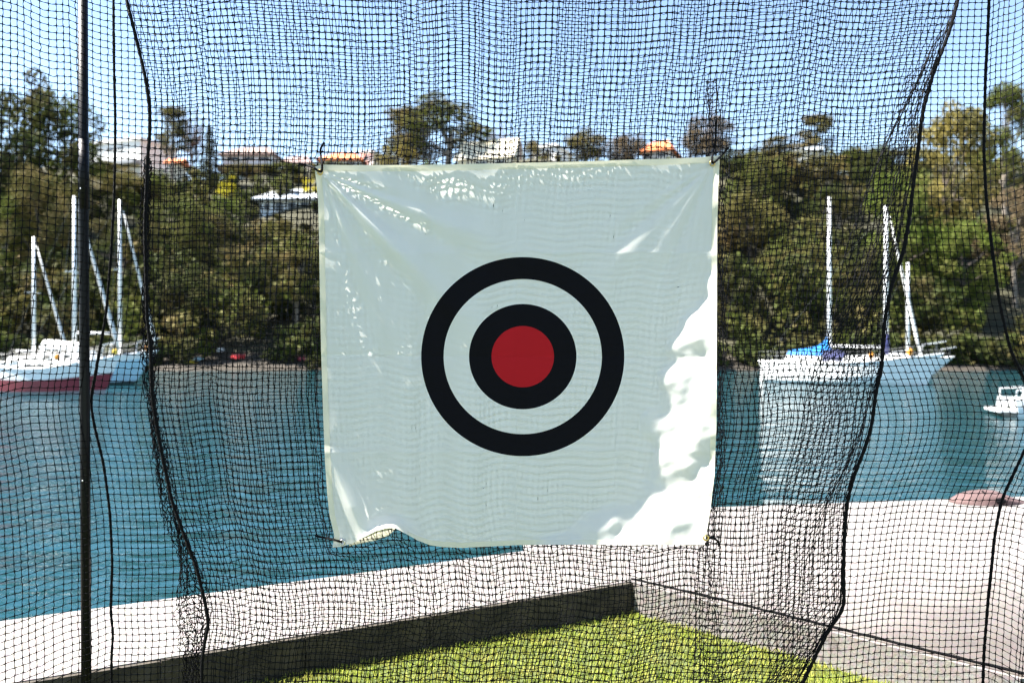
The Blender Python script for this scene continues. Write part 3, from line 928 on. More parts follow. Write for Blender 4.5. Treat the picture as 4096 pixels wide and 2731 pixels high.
    if dodger:
        s0, s1, hh = dodger[:3]; a, b = sheer(s0), sheer(s1)
        m = MB(); hb = a[1] * .62
        m.loft([[(xx_, -hb, zz - hh * kk), (xx_, -hb * .8, zz), (xx_, hb * .8, zz), (xx_, hb, zz - hh * kk)] for xx_, zz, kk in ((a[0], a[2] + hh, .85), ((a[0] + b[0]) / 2, a[2] + hh * 1.03, .75), (b[0], a[2] + hh * .75, .6))])
        m.build('dodger', dodger[3], r)
    for (s, z0, rad, mt) in (extras or ()):
        p = sheer(s)
        MB().ball((p[0], -p[1] * .9, p[2] + z0), (rad, rad * .8, rad * 1.3)).build('fender', M[mt], r, True)
    return r

GB = 'yachts moored in the bay'
wt, pb, rd = M['white'], M['paleblue'], M['red']
yacht('moored_yacht', 'yacht with red hull and white topsides moored at left', 215, 36.4, 4.95, 1.9, 1.18, R(-6), wt, rd, 0.56, 0.67, 9.0, GB, rake=0.5,
      cabin=(.22, .74, .36), extras=[(.97, .18, .10, 'yellow'), (.62, .42, .11, 'orange')], stripe=M['grey'], boom_z=.75, mast_r=.085)
yacht('moored_yacht', 'white yacht half hidden behind the red hulled yacht, shortest mast', 115, 50.5, 4.8, 1.9, 1.05, R(-18), wt, wt, 0.5, 0.57, 9.0, GB, rake=.5,
      cabin=(.25, .72, .40), boom_len=.3, boom_z=.65, mast_r=.10)
yacht('moored_yacht', 'pale blue and white yacht with raised cabin right of the pole', 310, 44.0, 6.3, 2.3, 1.28, R(-2), wt, pb, 0.80, 0.79, 10.2, GB,
      cabin=(.2, .62, .65), cabin2=(.22, .55, 1.25), boom_len=.42, boom_z=1.25, extras=[(.80, .25, .12, 'yellow'), (.95, .2, .10, 'orange')], mast_r=.085)
yacht('moored_yacht', 'large white yacht with navy boom cover moored at right', 3364, 46.0, 8.8, 2.8, 1.15, R(-33), wt, wt, 0.35, 0.74, 10.0, GB, rake=.55,
      cabin=(.16, .70, .42), boom_len=.34, boom_z=.72, mastcover=M['navy'], dodger=(.40, .52, .75, M['navy']), jib_s=.90,
      extras=[(.68, .3, .14, 'orange'), (.86, .3, .16, 'orange')], stripe=M['white'], mast_r=.12, spread=(.44,))
D2 = yacht('moored_yacht', 'white yacht with bright blue sail cover behind the large white yacht', 3312, 51.5, 6.8, 2.3, .80, R(-28), wt, wt, 0.4, 0.50, 11.7, GB,
      cabin=(.15, .66, .5), boom_cover=M['bluecover'], boom_len=.40, boom_z=.55, jib=None, mast_r=.12, spread=(.6,))
yacht('moored_yacht', 'smaller yacht whose thin grey mast stands right of the tallest mast', 3585, 56.0, 4.4, 1.7, .9, R(-30), wt, wt, 0.4, 0.62, 7.9, GB,
      cabin=(.2, .68, .4), boom_len=.3, boom_z=.5, jib=None, mast_r=.11)

# motor boat at right edge
def motor_boat():
    x, y, _ = P(4300, 1365, 25.3)
    r = empty('motor_boat', (x, y, WZ), R(-14), 'white motor boat with swim platform cut off by the right edge', 'motor boat')
    rings = hull_rings(3.9, 1.7, .55, .5, zs=[1.0, .7, .3, 0.0, -1.0], stern=.9)
    m = MB()
    for sgn in (-1, 1): m.loft([[(p[0], sgn * p[1], p[2]) for p in g] for g in rings])
    a = rings[0]
    for i in range(4): m.add([(a[i][0], -a[i][1], a[i][2]), (a[i][0], a[i][1], a[i][2]), (a[i + 1][0], a[i + 1][1], a[i + 1][2]), (a[i + 1][0], -a[i + 1][1], a[i + 1][2])], [(0, 1, 2, 3)])
    m.build('hull', M['white'], r, True)
    m = MB(); m.loft([[(g[0][0], -g[0][1] * .98, g[0][2] - .02), (g[0][0], g[0][1] * .98, g[0][2] - .02)] for g in rings]); m.build('deck', M['deck'], r)
    m = MB(); m.loft([[(xx, -.66 * k, .5), (xx + .02, -.6 * k, .5 + h * .75), (xx + .03, -.35 * k, .5 + h), (xx + .03, .35 * k, .5 + h), (xx + .02, .6 * k, .5 + h * .75), (xx, .66 * k, .5)] for xx, h, k in ((-1.35, .16, .9), (-1.2, .42, .95), (-.95, .62, 1), (-.5, .72, 1), (.3, .66, .95), (.9, .3, .8), (1.2, .06, .6))], cap=True)
    c = m.build('cabin', M['white'], r, True)
    for xx in (-.6, -.1, .35): MB().box((xx, -.63, .82), (.36, .04, .2)).build('window', M['dark'], c)
    MB().box((-2.1, 0, .20), (.55, 1.4, .08)).build('swim_platform', M['white'], r)
    MB().box((-2.0, 0, .46), (.34, .5, .3), taper=.8).build('outboard_cover', M['grey'], r)
    for q in (-1, 1):
        MB().tube([(-1.9, q * .75, .5), (-1.9, q * .75, .85), (-1.2, q * .78, .9), (-1.2, q * .78, .55)], .02, 5).build('stern_rail', M['alloy'], r)
motor_boat()

# dinghies on the far beach
def dinghy(px, py, d, L, rz, mat, label, tip=0.0):
    x, y, z = P(px, py, d)
    z = hz(x, d) - .02
    r = empty('dinghy', (x, d, z), rz, label, 'dinghy', 'dinghies drawn up on the far beach')
    rings = hull_rings(L, L * .48, L * .2, L * .06, n=9, zs=[1.0, .8, .5, .25, -.001], stern=.8)
    m = MB()
    for g in rings:                      # upturned: keel on top
        pass
    hgt = L * .26
    pr = [[(p[0], sg * p[1], hgt - p[2]) for p in g for sg in (1,)] for g in rings]
    for sgn in (-1, 1): m.loft([[(p[0], sgn * p[1], max(.01, hgt - p[2])) for p in g] for g in rings])
    m.loft([[(g[4][0], -g[4][1], hgt - g[4][2]), (g[4][0], 0, hgt + .05), (g[4][0], g[4][1], hgt - g[4][2])] for g in rings])
    a = rings[0]
    m.add([(p[0], -p[1], max(.01, hgt - p[2])) for p in a] + [(p[0], p[1], max(.01, hgt - p[2])) for p in reversed(a)], [tuple(range(10))])
    m.build('hull', mat, r, True)
    MB().tube([(rings[0][4][0], 0, hgt + .05), (rings[4][4][0], 0, hgt + .08), (rings[8][4][0] - .1, 0, hgt + .03)], .03, 5).build('keel_strip', M['grey'], r)
    return r
dinghy(958, 1430, 68.0, 1.5, R(70), paint('red_dinghy_hull', (0.72, 0.05, 0.05), .4), 'upturned red dinghy on the far beach')
dinghy(884, 1420, 69.2, 1.3, R(100), M['white'], 'upturned white dinghy left of the red dinghy')
dinghy(800, 1440, 67.6, 1.3, R(80), M['paleblue'], 'upturned pale blue dinghy, second from left on the far beach')
dinghy(772, 1462, 67.0, 1.0, R(60), M['yellow'], 'small upturned yellow dinghy, leftmost on the far beach')
dinghy(1205, 1440, 67.8, 1.4, R(110), paint('maroon_hull', (0.3, 0.03, 0.04), .5), 'upturned dark red dinghy near the target left edge')
dinghy(1120, 1432, 68.6, 1.6, R(20), M['darkgreen'], 'upturned dark green dinghy right of the red dinghy')
dinghy(1258, 1420, 68.4, 1.1, R(90), M['grey'], 'grey upturned dinghy touching the target left edge')

# ================================================================== NETS
def interp(ys, tab):
    t = np.array(tab, float)
    return np.interp(ys, t[:, 0], t[:, 1])
def smooth_interp(ys, tab):
    t = np.array(tab, float)
    y = np.linspace(t[0, 0], t[-1, 0], 400)
    v = np.interp(y, t[:, 0], t[:, 1])
    k = np.hanning(19); k /= k.sum()
    v2 = np.convolve(np.pad(v, 9, mode='edge'), k, 'valid')
    return np.interp(ys, y, v2)
# seam cords: row in photograph -> column
L1 = [(-200, 452), (0, 455), (450, 462), (800, 458), (1000, 448), (1250, 425), (1480, 385), (1600, 364), (1700, 380), (1850, 415), (2050, 440), (2250, 452), (2450, 445), (2530, 455), (2620, 446), (2950, 446)]
L2 = [(-200, 480), (0, 510), (130, 545), (300, 585), (420, 602), (520, 604), (640, 594), (900, 586), (1150, 590), (1290, 592), (1380, 606), (1560, 612), (1700, 632), (1850, 660), (2000, 690), (2150, 745), (2260, 790), (2400, 825), (2490, 842), (2550, 825), (2640, 812), (2950, 808)]
R1 = [(-200, 3880), (0, 3826), (130, 3790), (300, 3725), (450, 3685), (600, 3668), (750, 3645), (850, 3633), (1000, 3610), (1150, 3558), (1300, 3532), (1470, 3522), (1570, 3495), (1700, 3480), (1800, 3450), (1900, 3410), (2000, 3385), (2150, 3372), (2300, 3368), (2430, 3370), (2500, 3315), (2600, 3265), (2731, 3205), (2950, 3120)]
R2 = [(-200, 3962), (0, 3955), (300, 3938), (600, 3935), (800, 3942), (1000, 3965), (1200, 3995), (1400, 4040), (1540, 4105), (1660, 4135), (1780, 4105), (1900, 4050), (2000, 4005), (2150, 3975), (2400, 3948), (2600, 3935), (2950, 3925)]
CELL = 0.0265
DB = 3.16       # back of the cage

def net_strands(G, r, rk, sag=0.0018, jit=0.0012, cols=True, rows=True):
    """G (rows, cols, 3) knot positions -> verts, faces of thin three sided strands, thicker at the knots"""
    Vs = []; Fs = []; o = 0
    for fam in ('rows', 'cols'):
        A = G if fam == 'rows' else G.transpose(1, 0, 2)
        n, m, _ = A.shape
        L = np.zeros((n, 2 * m - 1, 3), np.float32)
        L[:, ::2] = A
        mid = (A[:, 1:] + A[:, :-1]) / 2
        j = rng.normal(size=mid.shape) * jit
        if fam == 'rows': j[..., 2] -= sag * rng.uniform(.2, 1.4, j.shape[:2]); j[..., 0] *= .2
        else: j[..., 0] += sag * .5 * np.sin(np.arange(n))[:, None]; j[..., 2] *= .2
        L[:, 1::2] = mid + j
        rad = np.full(2 * m - 1, r, np.float32); rad[::2] = rk
        ring = []
        for a in (0.5, 2.594, 4.689):
            c, s_ = math.cos(a), math.sin(a)
            off = np.zeros((2 * m - 1, 3), np.float32)
            if fam == 'rows': off[:, 1] = c * rad; off[:, 2] = s_ * rad
            else: off[:, 0] = c * rad; off[:, 1] = s_ * rad
            ring.append(L + off[None])
        V = np.stack(ring, 2)                                  # n, pts, 3, 3
        q = 2 * m - 1
        base = (np.arange(n)[:, None] * q + np.arange(q - 1)[None]).ravel() * 3
        for k in range(3):
            k2 = (k + 1) % 3
            Fs.append(np.stack([base + k, base + k2, base + 3 + k2, base + 3 + k], 1) + o)
        Vs.append(V.reshape(-1, 3)); o += len(Vs[-1])
    return np.concatenate(Vs), np.concatenate(Fs)

def add_net(name, grids, parent, r=0.0013, rk=0.0026, label=None):
    Vs = []; Fs = []; o = 0
    for G, kw in grids:
        V, Fc = net_strands(np.asarray(G, np.float32), kw.get('r', r), kw.get('rk', rk), kw.get('sag', .0018), kw.get('jit', .0012))
        Vs.append(V); Fs.append(Fc + o); o += len(V)
    ob = link(bpy.data.objects.new(name, mesh_np(name, np.concatenate(Vs), np.concatenate(Fs), M['net'])), parent)
    return tag(ob, label, kind='stuff')

def cord(name, pts, rad, parent, mat='cord', twist=True):
    pts = [Vector(p) for p in pts]
    rr = [rad * (1 + (0.16 * math.sin(i * 2.1) if twist else 0) + random.uniform(-.08, .08)) for i in range(len(pts))]
    return MB().tube(pts, rr, 7).build(name, M[mat], parent, True)

ZT = 3.08
zr = np.arange(0.04, ZT, CELL)                         # row heights
def rows_px(z, d): return 1365.5 - (z - CAMZ) / d * F

def wavy(u, z, k):
    return (np.sin(u * 6.283 * 2.3 + k) * np.sin(z * 1.7 + k * 2) + .6 * np.sin(u * 6.283 * 5.1 - z * 2.3 + k * 1.7))

# ---- cage net
cage = empty('practice_net', (0, 3.0, 0), label='black square mesh cage net with seam cords, seen across the whole view', cat='net')
cage.location = (0, 0, 0)
Z = zr[:, None]
yy = rows_px(zr, DB)
xl = ((smooth_interp(yy, L1) - 2048) / F * DB)[:, None]
xr = ((smooth_interp(yy, R2) - 2048) / F * DB)[:, None]
ncol = int(round(float(np.mean(xr - xl)) / CELL)) + 1
u = np.linspace(0, 1, ncol)[None, :]
X = xl + (xr - xl) * u
kk = 0.006
X = X + kk * wavy(u, Z, 0.4) * np.minimum(1, np.minimum(u, 1 - u) * 8)
Y = DB + 0.03 * wavy(u * 1.5, Z * .7, 1.9) * np.minimum(1, np.minimum(u, 1 - u) * 8) + 0 * Z
ZZ = Z + 0.010 * wavy(u, Z * .5, 3.1) - 0.02 * np.sin(np.pi * u) ** .5 + 0 * X
# the seam pulls neighbouring rows
edge = np.exp(-u * 18); ZZ = ZZ - 0.012 * edge
back = np.stack([X, Y, ZZ], -1)
# left side: leaves the seam and comes towards the viewer
nl = 36
ul = np.linspace(0, 1, nl)[None, :]
ex, ey = -1.97, 2.30
XL = xl + (ex - xl) * ul - 0.05 * np.sin(np.pi * ul) + 0.006 * wavy(ul, Z, 5.0) * np.minimum(1, ul * 6)
YL = DB + (ey - DB) * ul + 0.02 * wavy(ul, Z * .6, 2.2) * np.minimum(1, ul * 6)
ZL = Z - 0.012 * np.exp(-ul * 8) - 0.035 * ul * (1 - ul) * 4 * .5 + 0.006 * wavy(ul, Z, 1.1)
left = np.stack([XL, YL, ZL + 0 * XL], -1)
nr = 34
ur = np.linspace(0, 1, nr)[None, :]
ex2, ey2 = 2.16, 2.36
XR = xr + (ex2 - xr) * ur + 0.006 * wavy(ur, Z, 6.0) * np.minimum(1, ur * 6)
YR = DB + (ey2 - DB) * ur + 0.02 * wavy(ur, Z * .6, 4.2) * np.minimum(1, ur * 6)
ZR = Z - 0.02 * ur * (1 - ur) * 4 * .5 + 0.006 * wavy(ur, Z, 7.1)
right = np.stack([XR, YR, ZR + 0 * XR], -1)
add_net('back_mesh', [(back, {})], cage)
add_net('side_mesh', [(left, {})], cage, label='left side mesh running towards the viewer past the pole')
add_net('side_mesh', [(right, {})], cage, label='right side mesh seen at a slant by the right edge')
fine = np.linspace(0.03, ZT, 260)
def seam(tab, d, rad, parent, name='seam_cord', dy=-.004, label=None):
    py = rows_px(fine, d); px = smooth_interp(py, tab)
    o = cord(name, [((a - 2048) / F * d, d + dy + 0.003 * math.sin(z * 9), z) for a, z in zip(px, fine)], rad, parent)
    if label: o['label'] = label
    return o
seam(L1, DB, 0.0052, cage)
seam(R2, DB, 0.0058, cage)

# ---- loose inner net carrying the target
DI = 2.985
inner = empty('hanging_net', (0, 0, 0), label='loose folded black net hanging in front of the cage net, edged by two thick cords', cat='net')
yy = rows_px(zr, DI)
xl = ((smooth_interp(yy, L2) - 2048) / F * DI)[:, None]
xr = ((smooth_interp(yy, R1) - 2048) / F * DI)[:, None]
NI = 138
u = np.linspace(0, 1, NI)[None, :]
ph = 6.283 * 10.5 * u + 1.6 * np.sin(6.283 * 1.7 * u + .5) + 0.9 * np.sin(6.283 * 3.1 * u) + 0.55 * (Z - 1.5) * np.sin(6.283 * 1.3 * u + 1)
amp = 0.6 + 0.4 * np.sin(6.283 * 2.6 * u + 1.2)
fadeE = np.minimum(1, np.minimum(u, 1 - u) * 12)
X = xl + (xr - xl) * u + 0.007 * amp * np.sin(2 * ph + .4) * fadeE
Y = DI + 0.021 * amp * np.sin(ph) * fadeE + 0.008 * wavy(u, Z, 2.0)
# drag between the tied target corners
tl = np.array(P(1270, 655, 2.95)); trc = np.array(P(2865, 630, 2.95))
def pull(cx, cz, s, k):
    return k * np.exp(-(((X - cx) ** 2 + (Z - cz) ** 2) / s ** 2))
ZZ = Z + 0.016 * amp * np.sin(ph + .9) * fadeE - 0.055 * np.sin(np.pi * u) ** 1.0 * np.clip((Z - 1.2) / 1.6, 0, 1) * .6 - pull(tl[0], tl[2], .22, .03) - pull(trc[0], trc[2], .25, .035)
ZZ = ZZ + 0.02 * np.sin(6.283 * 1.1 * u + .8) * np.clip((Z - 1.6), 0, 1)
INNER = (X, Y, ZZ, ph, amp)
grids = []
# crumpled spare width folded back along the left cord
zf = np.arange(0.04, 2.2, 0.021)[:, None]
yf = rows_px(zf[:, 0], DI + .02)
a = smooth_interp(yf, L2); b = a - interp(yf, [(0, 10), (900, 14), (1500, 24), (1900, 40), (2200, 70), (2450, 118), (2600, 92), (2800, 80)])
for k, (n_, sh) in enumerate(((9, 0.0), (7, 0.35))):
    uf = np.linspace(0, 1, n_)[None, :]
    XF = (a[:, None] + (b - a)[:, None] * uf + 9 * np.sin(zf * 21 + uf * 7 + k * 2) * uf + rng.normal(size=(len(zf), n_)) * 3.5 - 2048) / F * (DI + .03)
    YF = DI + .03 + .02 * np.sin(zf * 13 + uf * 5 + k) + .012 * k
    ZF = zf + .012 * np.sin(uf * 9 + zf * 17 + k) + sh * .02 + rng.normal(size=(len(zf), n_)) * .004
    grids.append((np.stack([XF, YF + 0 * XF, ZF], -1), {'jit': .004}))
# slanting spare width along the right cord
zf = np.arange(0.02, 2.75, 0.0265)[:, None]
n_ = 15
uf = np.linspace(0, 1, n_)[None, :]
shift = uf * 0.26
zz = zf - 0.0 * uf
py = rows_px(zf[:, 0], DI + .035)
a = smooth_interp(py, R1)
wd = interp(py, [(0, 180), (600, 230), (1200, 300), (1700, 330), (2200, 300), (2450, 280), (2800, 260)])
aa = smooth_interp((py[:, None] + 0 * uf).ravel(), R1).reshape(len(py), n_)
XF = (aa - wd[:, None] * uf ** 1.25 + 8 * np.sin(zf * 9 + uf * 11) - 2048) / F * (DI + .035)
ZF = zf - shift + .008 * np.sin(zf * 11 + uf * 9)
YF = DI + .04 + .02 * np.sin(zf * 7 + uf * 6) + 0 * XF
ok = np.where((ZF[:, -1] > 0.0))[0]
grids.append((np.stack([XF, YF, ZF], -1)[ok[0]:], {'r': .0013, 'rk': .0026}))
# bunched strip behind the right edge of the target
zf = np.arange(0.04, 2.5, 0.024)[:, None]
py = rows_px(zf[:, 0], DI + .02)
c0 = interp(py, [(300, 2850), (650, 2862), (1500, 2872), (2000, 2868), (2200, 2845), (2731, 2835)])
w0 = interp(py, [(300, 20), (650, 30), (2000, 34), (2300, 44), (2731, 56)])
n_ = 6; uf = np.linspace(-1, 1, n_)[None, :]
XF = (c0[:, None] + w0[:, None] * uf + 5 * np.sin(zf * 15 + uf * 4) - 2048) / F * (DI + .02)
YF = DI + .045 + .012 * np.sin(zf * 9 + uf * 3) + 0 * XF
ZF = zf + .006 * np.sin(uf * 5 + zf * 12) + 0 * XF
grids.append((np.stack([XF, YF, ZF], -1), {'jit': .003}))
seam(L2, DI, 0.0065, inner, 'edge_cord', dy=-.012)
seam(R1, DI, 0.0068, inner, 'edge_cord', dy=-.012)

# ---- poles of the frame
def pole_set():
    r = empty('net_frame', (-1.67, 3.13, 0), label='slim black metal pole frame, upright standing at left behind the mesh', cat='frame')
    o = (-1.67, 3.13, 0)
    def W2(px, py, d):
        p = P(px, py, d); return (p[0] - o[0], p[1] - o[1], p[2] - o[2])
    D = 3.13
    MB().tube([W2(346, 1365 + 1.5 / D * F, D), W2(340, 1800, D), W2(334, 800, D), W2(330, -240, D)], [.0185] * 4, 16).build('upright', M['pole'], r, True)
    MB().tube([W2(337, 838, D), W2(334, 690, D), W2(333, 560, D)], [.0198, .0198, .0198], 16).build('sleeve', M['pole'], r, True)
    for py, px in ((755, 321), (1922, 329)):
        MB().ball(W2(px + 2, py, D - .017), .0042, 8, 6).build('bolt', M['bolt'], r, True)
    t = W2(330, -240, D)
    MB().tube([t, (2.3 + 1.67, .0, t[2])], .0185, 12).build('top_rail', M['pole'], r, True)
    MB().tube([(2.3 + 1.67, 0, 0), (2.3 + 1.67, 0, t[2])], .0185, 12).build('upright', M['pole'], r, True)
    MB().tube([t, (t[0] - .3, -3.4, t[2])], .0185, 12).build('top_rail', M['pole'], r, True)
    MB().tube([(t[0] - .3, -3.4, 0), (t[0] - .3, -3.4, t[2])], .0185, 12).build('upright', M['pole'], r, True)
pole_set()

# ================================================================== TARGET
DT = 2.93
topE = np.array([(1258, 668), (1285, 659), (1400, 661), (1700, 660), (2070, 652), (2300, 647), (2500, 640), (2700, 634), (2800, 630), (2880, 622)], float)
botE = np.array([(1330, 2188), (1365, 2186), (1410, 2172), (1460, 2146), (1500, 2124), (1545, 2111), (1580, 2111), (1620, 2132), (1670, 2160), (1720, 2179), (1770, 2187), (1850, 2190), (2070, 2179), (2300, 2177), (2500, 2178), (2818, 2178)], float)
lefE = np.array([(668, 1258), (720, 1264), (800, 1272), (950, 1276), (1150, 1279), (1400, 1284), (1650, 1292), (1850, 1300), (1980, 1309), (2060, 1318), (2140, 1337), (2188, 1330)], float)
rigE = np.array([(622, 2880), (760, 2873), (900, 2869), (1400, 2867), (1700, 2866), (1900, 2858), (2050, 2840), (2178, 2818)], float)
bnd = np.array([(2905, 620), (2872, 800), (2858, 900), (2846, 1050), (2800, 1180), (2715, 1270), (2668, 1400), (2655, 1560), (2615, 1640), (2590, 1800), (2595, 1920), (2510, 2000), (2380, 2045), (2260, 2090), (2180, 2135), (2120, 2185)], float)

def cloth_px(u, v):
    """u left->right, v top->bottom, photograph pixels of the flat sheet"""
    tx = 1258 + (2880 - 1258) * u; ty = np.interp(tx, topE[:, 0], topE[:, 1])
    bx = 1330 + (2818 - 1330) * u; by = np.interp(bx, botE[:, 0], botE[:, 1])
    ly = 668 + (2188 - 668) * v; lx = np.interp(ly, lefE[:, 0], lefE[:, 1])
    ry = 622 + (2178 - 622) * v; rx = np.interp(ry, rigE[:, 0], rigE[:, 1])
    c00, c10, c01, c11 = (1258, 668), (2880, 622), (1330, 2188), (2818, 2178)
    X = (1 - v) * tx + v * bx + (1 - u) * lx + u * rx - ((1 - u) * (1 - v) * c00[0] + u * (1 - v) * c10[0] + (1 - u) * v * c01[0] + u * v * c11[0])
    w = np.clip((v - .82) / .18, 0, 1) ** 2        # the lifted hem only bends the lowest part
    byf = 2188 + (2178 - 2188) * u
    bb = byf + (by - byf) * w
    Yp = (1 - v) * ty + v * bb + (1 - u) * ly + u * ry - ((1 - u) * (1 - v) * c00[1] + u * (1 - v) * c10[1] + (1 - u) * v * c01[1] + u * v * c11[1])
    return X, Yp

def seg_dist(px, py, poly):
    best = np.full(px.shape, 1e9); sgn = np.ones(px.shape)
    for (ax, ay), (bx, by) in zip(poly[:-1], poly[1:]):
        dx, dy = bx - ax, by - ay
        t = np.clip(((px - ax) * dx + (py - ay) * dy) / (dx * dx + dy * dy), 0, 1)
        q = np.hypot(px - ax - t * dx, py - ay - t * dy)
        s_ = np.where((dx * (py - ay) - dy * (px - ax)) < 0, 1.0, -1.0)
        k = q < best
        best = np.where(k, q, best); sgn = np.where(k, s_, sgn)
    return best * sgn

nz_k = [(rng.uniform(.004, .03), rng.uniform(.004, .03), rng.uniform(0, 6.28), rng.uniform(.4, 1)) for _ in range(14)]
nz_b = []
for _ in range(12):
    an = rng.uniform(0, 6.28); wl = rng.uniform(70, 260)
    nz_b.append((6.283 / wl * math.cos(an), 6.283 / wl * math.sin(an), rng.uniform(0, 6.28), wl / 160))
def cloth_disp(u, v):
    """metres towards the viewer"""
    px, py = cloth_px(u, v)
    d = np.zeros_like(px)
    # folds fanning out from the tied upper corners
    for cx, cy, s0, n_, am, ph0, lo, hi, reach in ((1283, 690, 1, 17, .0065, .3, .15, 1.45, 720), (2850, 660, -1, 13, .006, 1.1, .45, 1.35, 520)):
        dx = (px - cx) * s0; dy = py - cy
        r_ = np.hypot(dx, dy) + 1; th = np.arctan2(dy, dx)
        wgt = np.exp(-(r_ / reach) ** 2) * np.clip(r_ / 90, 0, 1) * np.clip((th - lo) * 5, 0, 1) * np.clip((hi - th) * 5, 0, 1)
        d += am * wgt * (np.sin(th * n_ + ph0 + .0016 * r_) + .5 * np.sin(th * n_ * 1.9 + 1)) * (r_ / 350) ** .5
        d += (0.020 if s0 > 0 else .007) * np.exp(-((th - .82) / (.10 if s0 > 0 else .15)) ** 2) * np.exp(-(r_ / 900) ** 2) * np.clip(r_ / 120, 0, 1)
    # the belly of the sheet under its upper hem
    d += -0.012 * np.exp(-((v - .10) / .07) ** 2) * np.sin(np.pi * u)
    # slack swags under the top hem, left half
    d += .0075 * np.sin((py - .33 * px) * .030 + 1.2 * np.sin(px * .006)) * np.exp(-((px - 1620) / 360) ** 2 - ((py - 810) / 190) ** 2)
    d += .0055 * np.sin((py + .10 * px) * .024 + 1.0) * np.exp(-((px - 2350) / 350) ** 2 - ((py - 760) / 110) ** 2)
    # memory of how it was packed: creases
    for y0, am, sl in ((1012, .0030, 0.0), (1424, -.0030, .004), (1808, .0028, -.003)):
        q = (py - y0 - sl * (px - 2000)) / 26.0
        d += am * np.exp(-np.abs(q)) + am * .5 * np.exp(-np.abs(q / 5))
    d += .0022 * np.exp(-np.abs((px - 2066) / 20)) + .0012 * np.exp(-np.abs((px - 1680) / 16)) - .0012 * np.exp(-np.abs((px - 2460) / 16))
    for kx, ky, p0, a_ in nz_k:
        d += .00045 * a_ * np.sin(px * kx + py * ky + p0)
    # lower right: the wind lifts the sheet towards the viewer and turns it to the sun
    s_ = seg_dist(px, py, bnd) / F * DT
    for kx, ky, p0, a_ in nz_b: s_ = s_ + .0042 * a_ * np.sin(px * kx * 1.15 + py * ky * 1.15 + p0 * 2) + .0008 * np.sin(px * kx * 2.6 + py * ky * 2.6 + p0)
    lift = .50 * .5 * (s_ + np.sqrt(s_ * s_ + .012 ** 2))
    lift = np.where(lift > .10, .10 + .6 * (lift - .10), lift)
    d += lift
    inside = np.clip(s_ / .05, 0, 1)
    for kx, ky, p0, a_ in nz_b:
        d += inside * .0005 * a_ * np.sin(px * kx + py * ky + p0)
    # the tied left edge stands a little forward of the slack middle
    d += .022 * np.exp(-((px - 1262) / 260.0) ** 2) - .012 * np.exp(-((px - 2000) / 420.0) ** 2 - ((py - 1500) / 600) ** 2)
    # lower left: deep fold running up from the tied corner
    tx = (px - 1330) * .86 - (py - 2188) * -.5
    ed = (px - (1300 + np.clip((py - 1780), 0, 500) * .42))
    lowl = np.clip((py - 1780) / 250, 0, 1)
    d += lowl * (.030 * np.exp(-(np.clip(ed, 0, None) / 75) ** 2) * np.clip(ed / 40 + 1, 0, 1)) * np.exp(-np.clip(ed - 40, 0, None) / 220)
    d += .045 * np.exp(-((px - 1560) / 90) ** 2) * np.clip((v - .93) / .07, 0, 1) ** 1.5
    return d

def cloth_pos(u, v, back=0.0):
    px, py = cloth_px(u, v)
    y = DT - cloth_disp(u, v) + back
    return np.stack([(px - 2048) / F * y, y, CAMZ - (py - 1365.5) / F * y], -1), px, py

def grid_faces(nv, nu):
    i = (np.arange(nv - 1)[:, None] * nu + np.arange(nu - 1)[None]).ravel()
    return np.stack([i, i + nu, i + nu + 1, i + 1], 1)

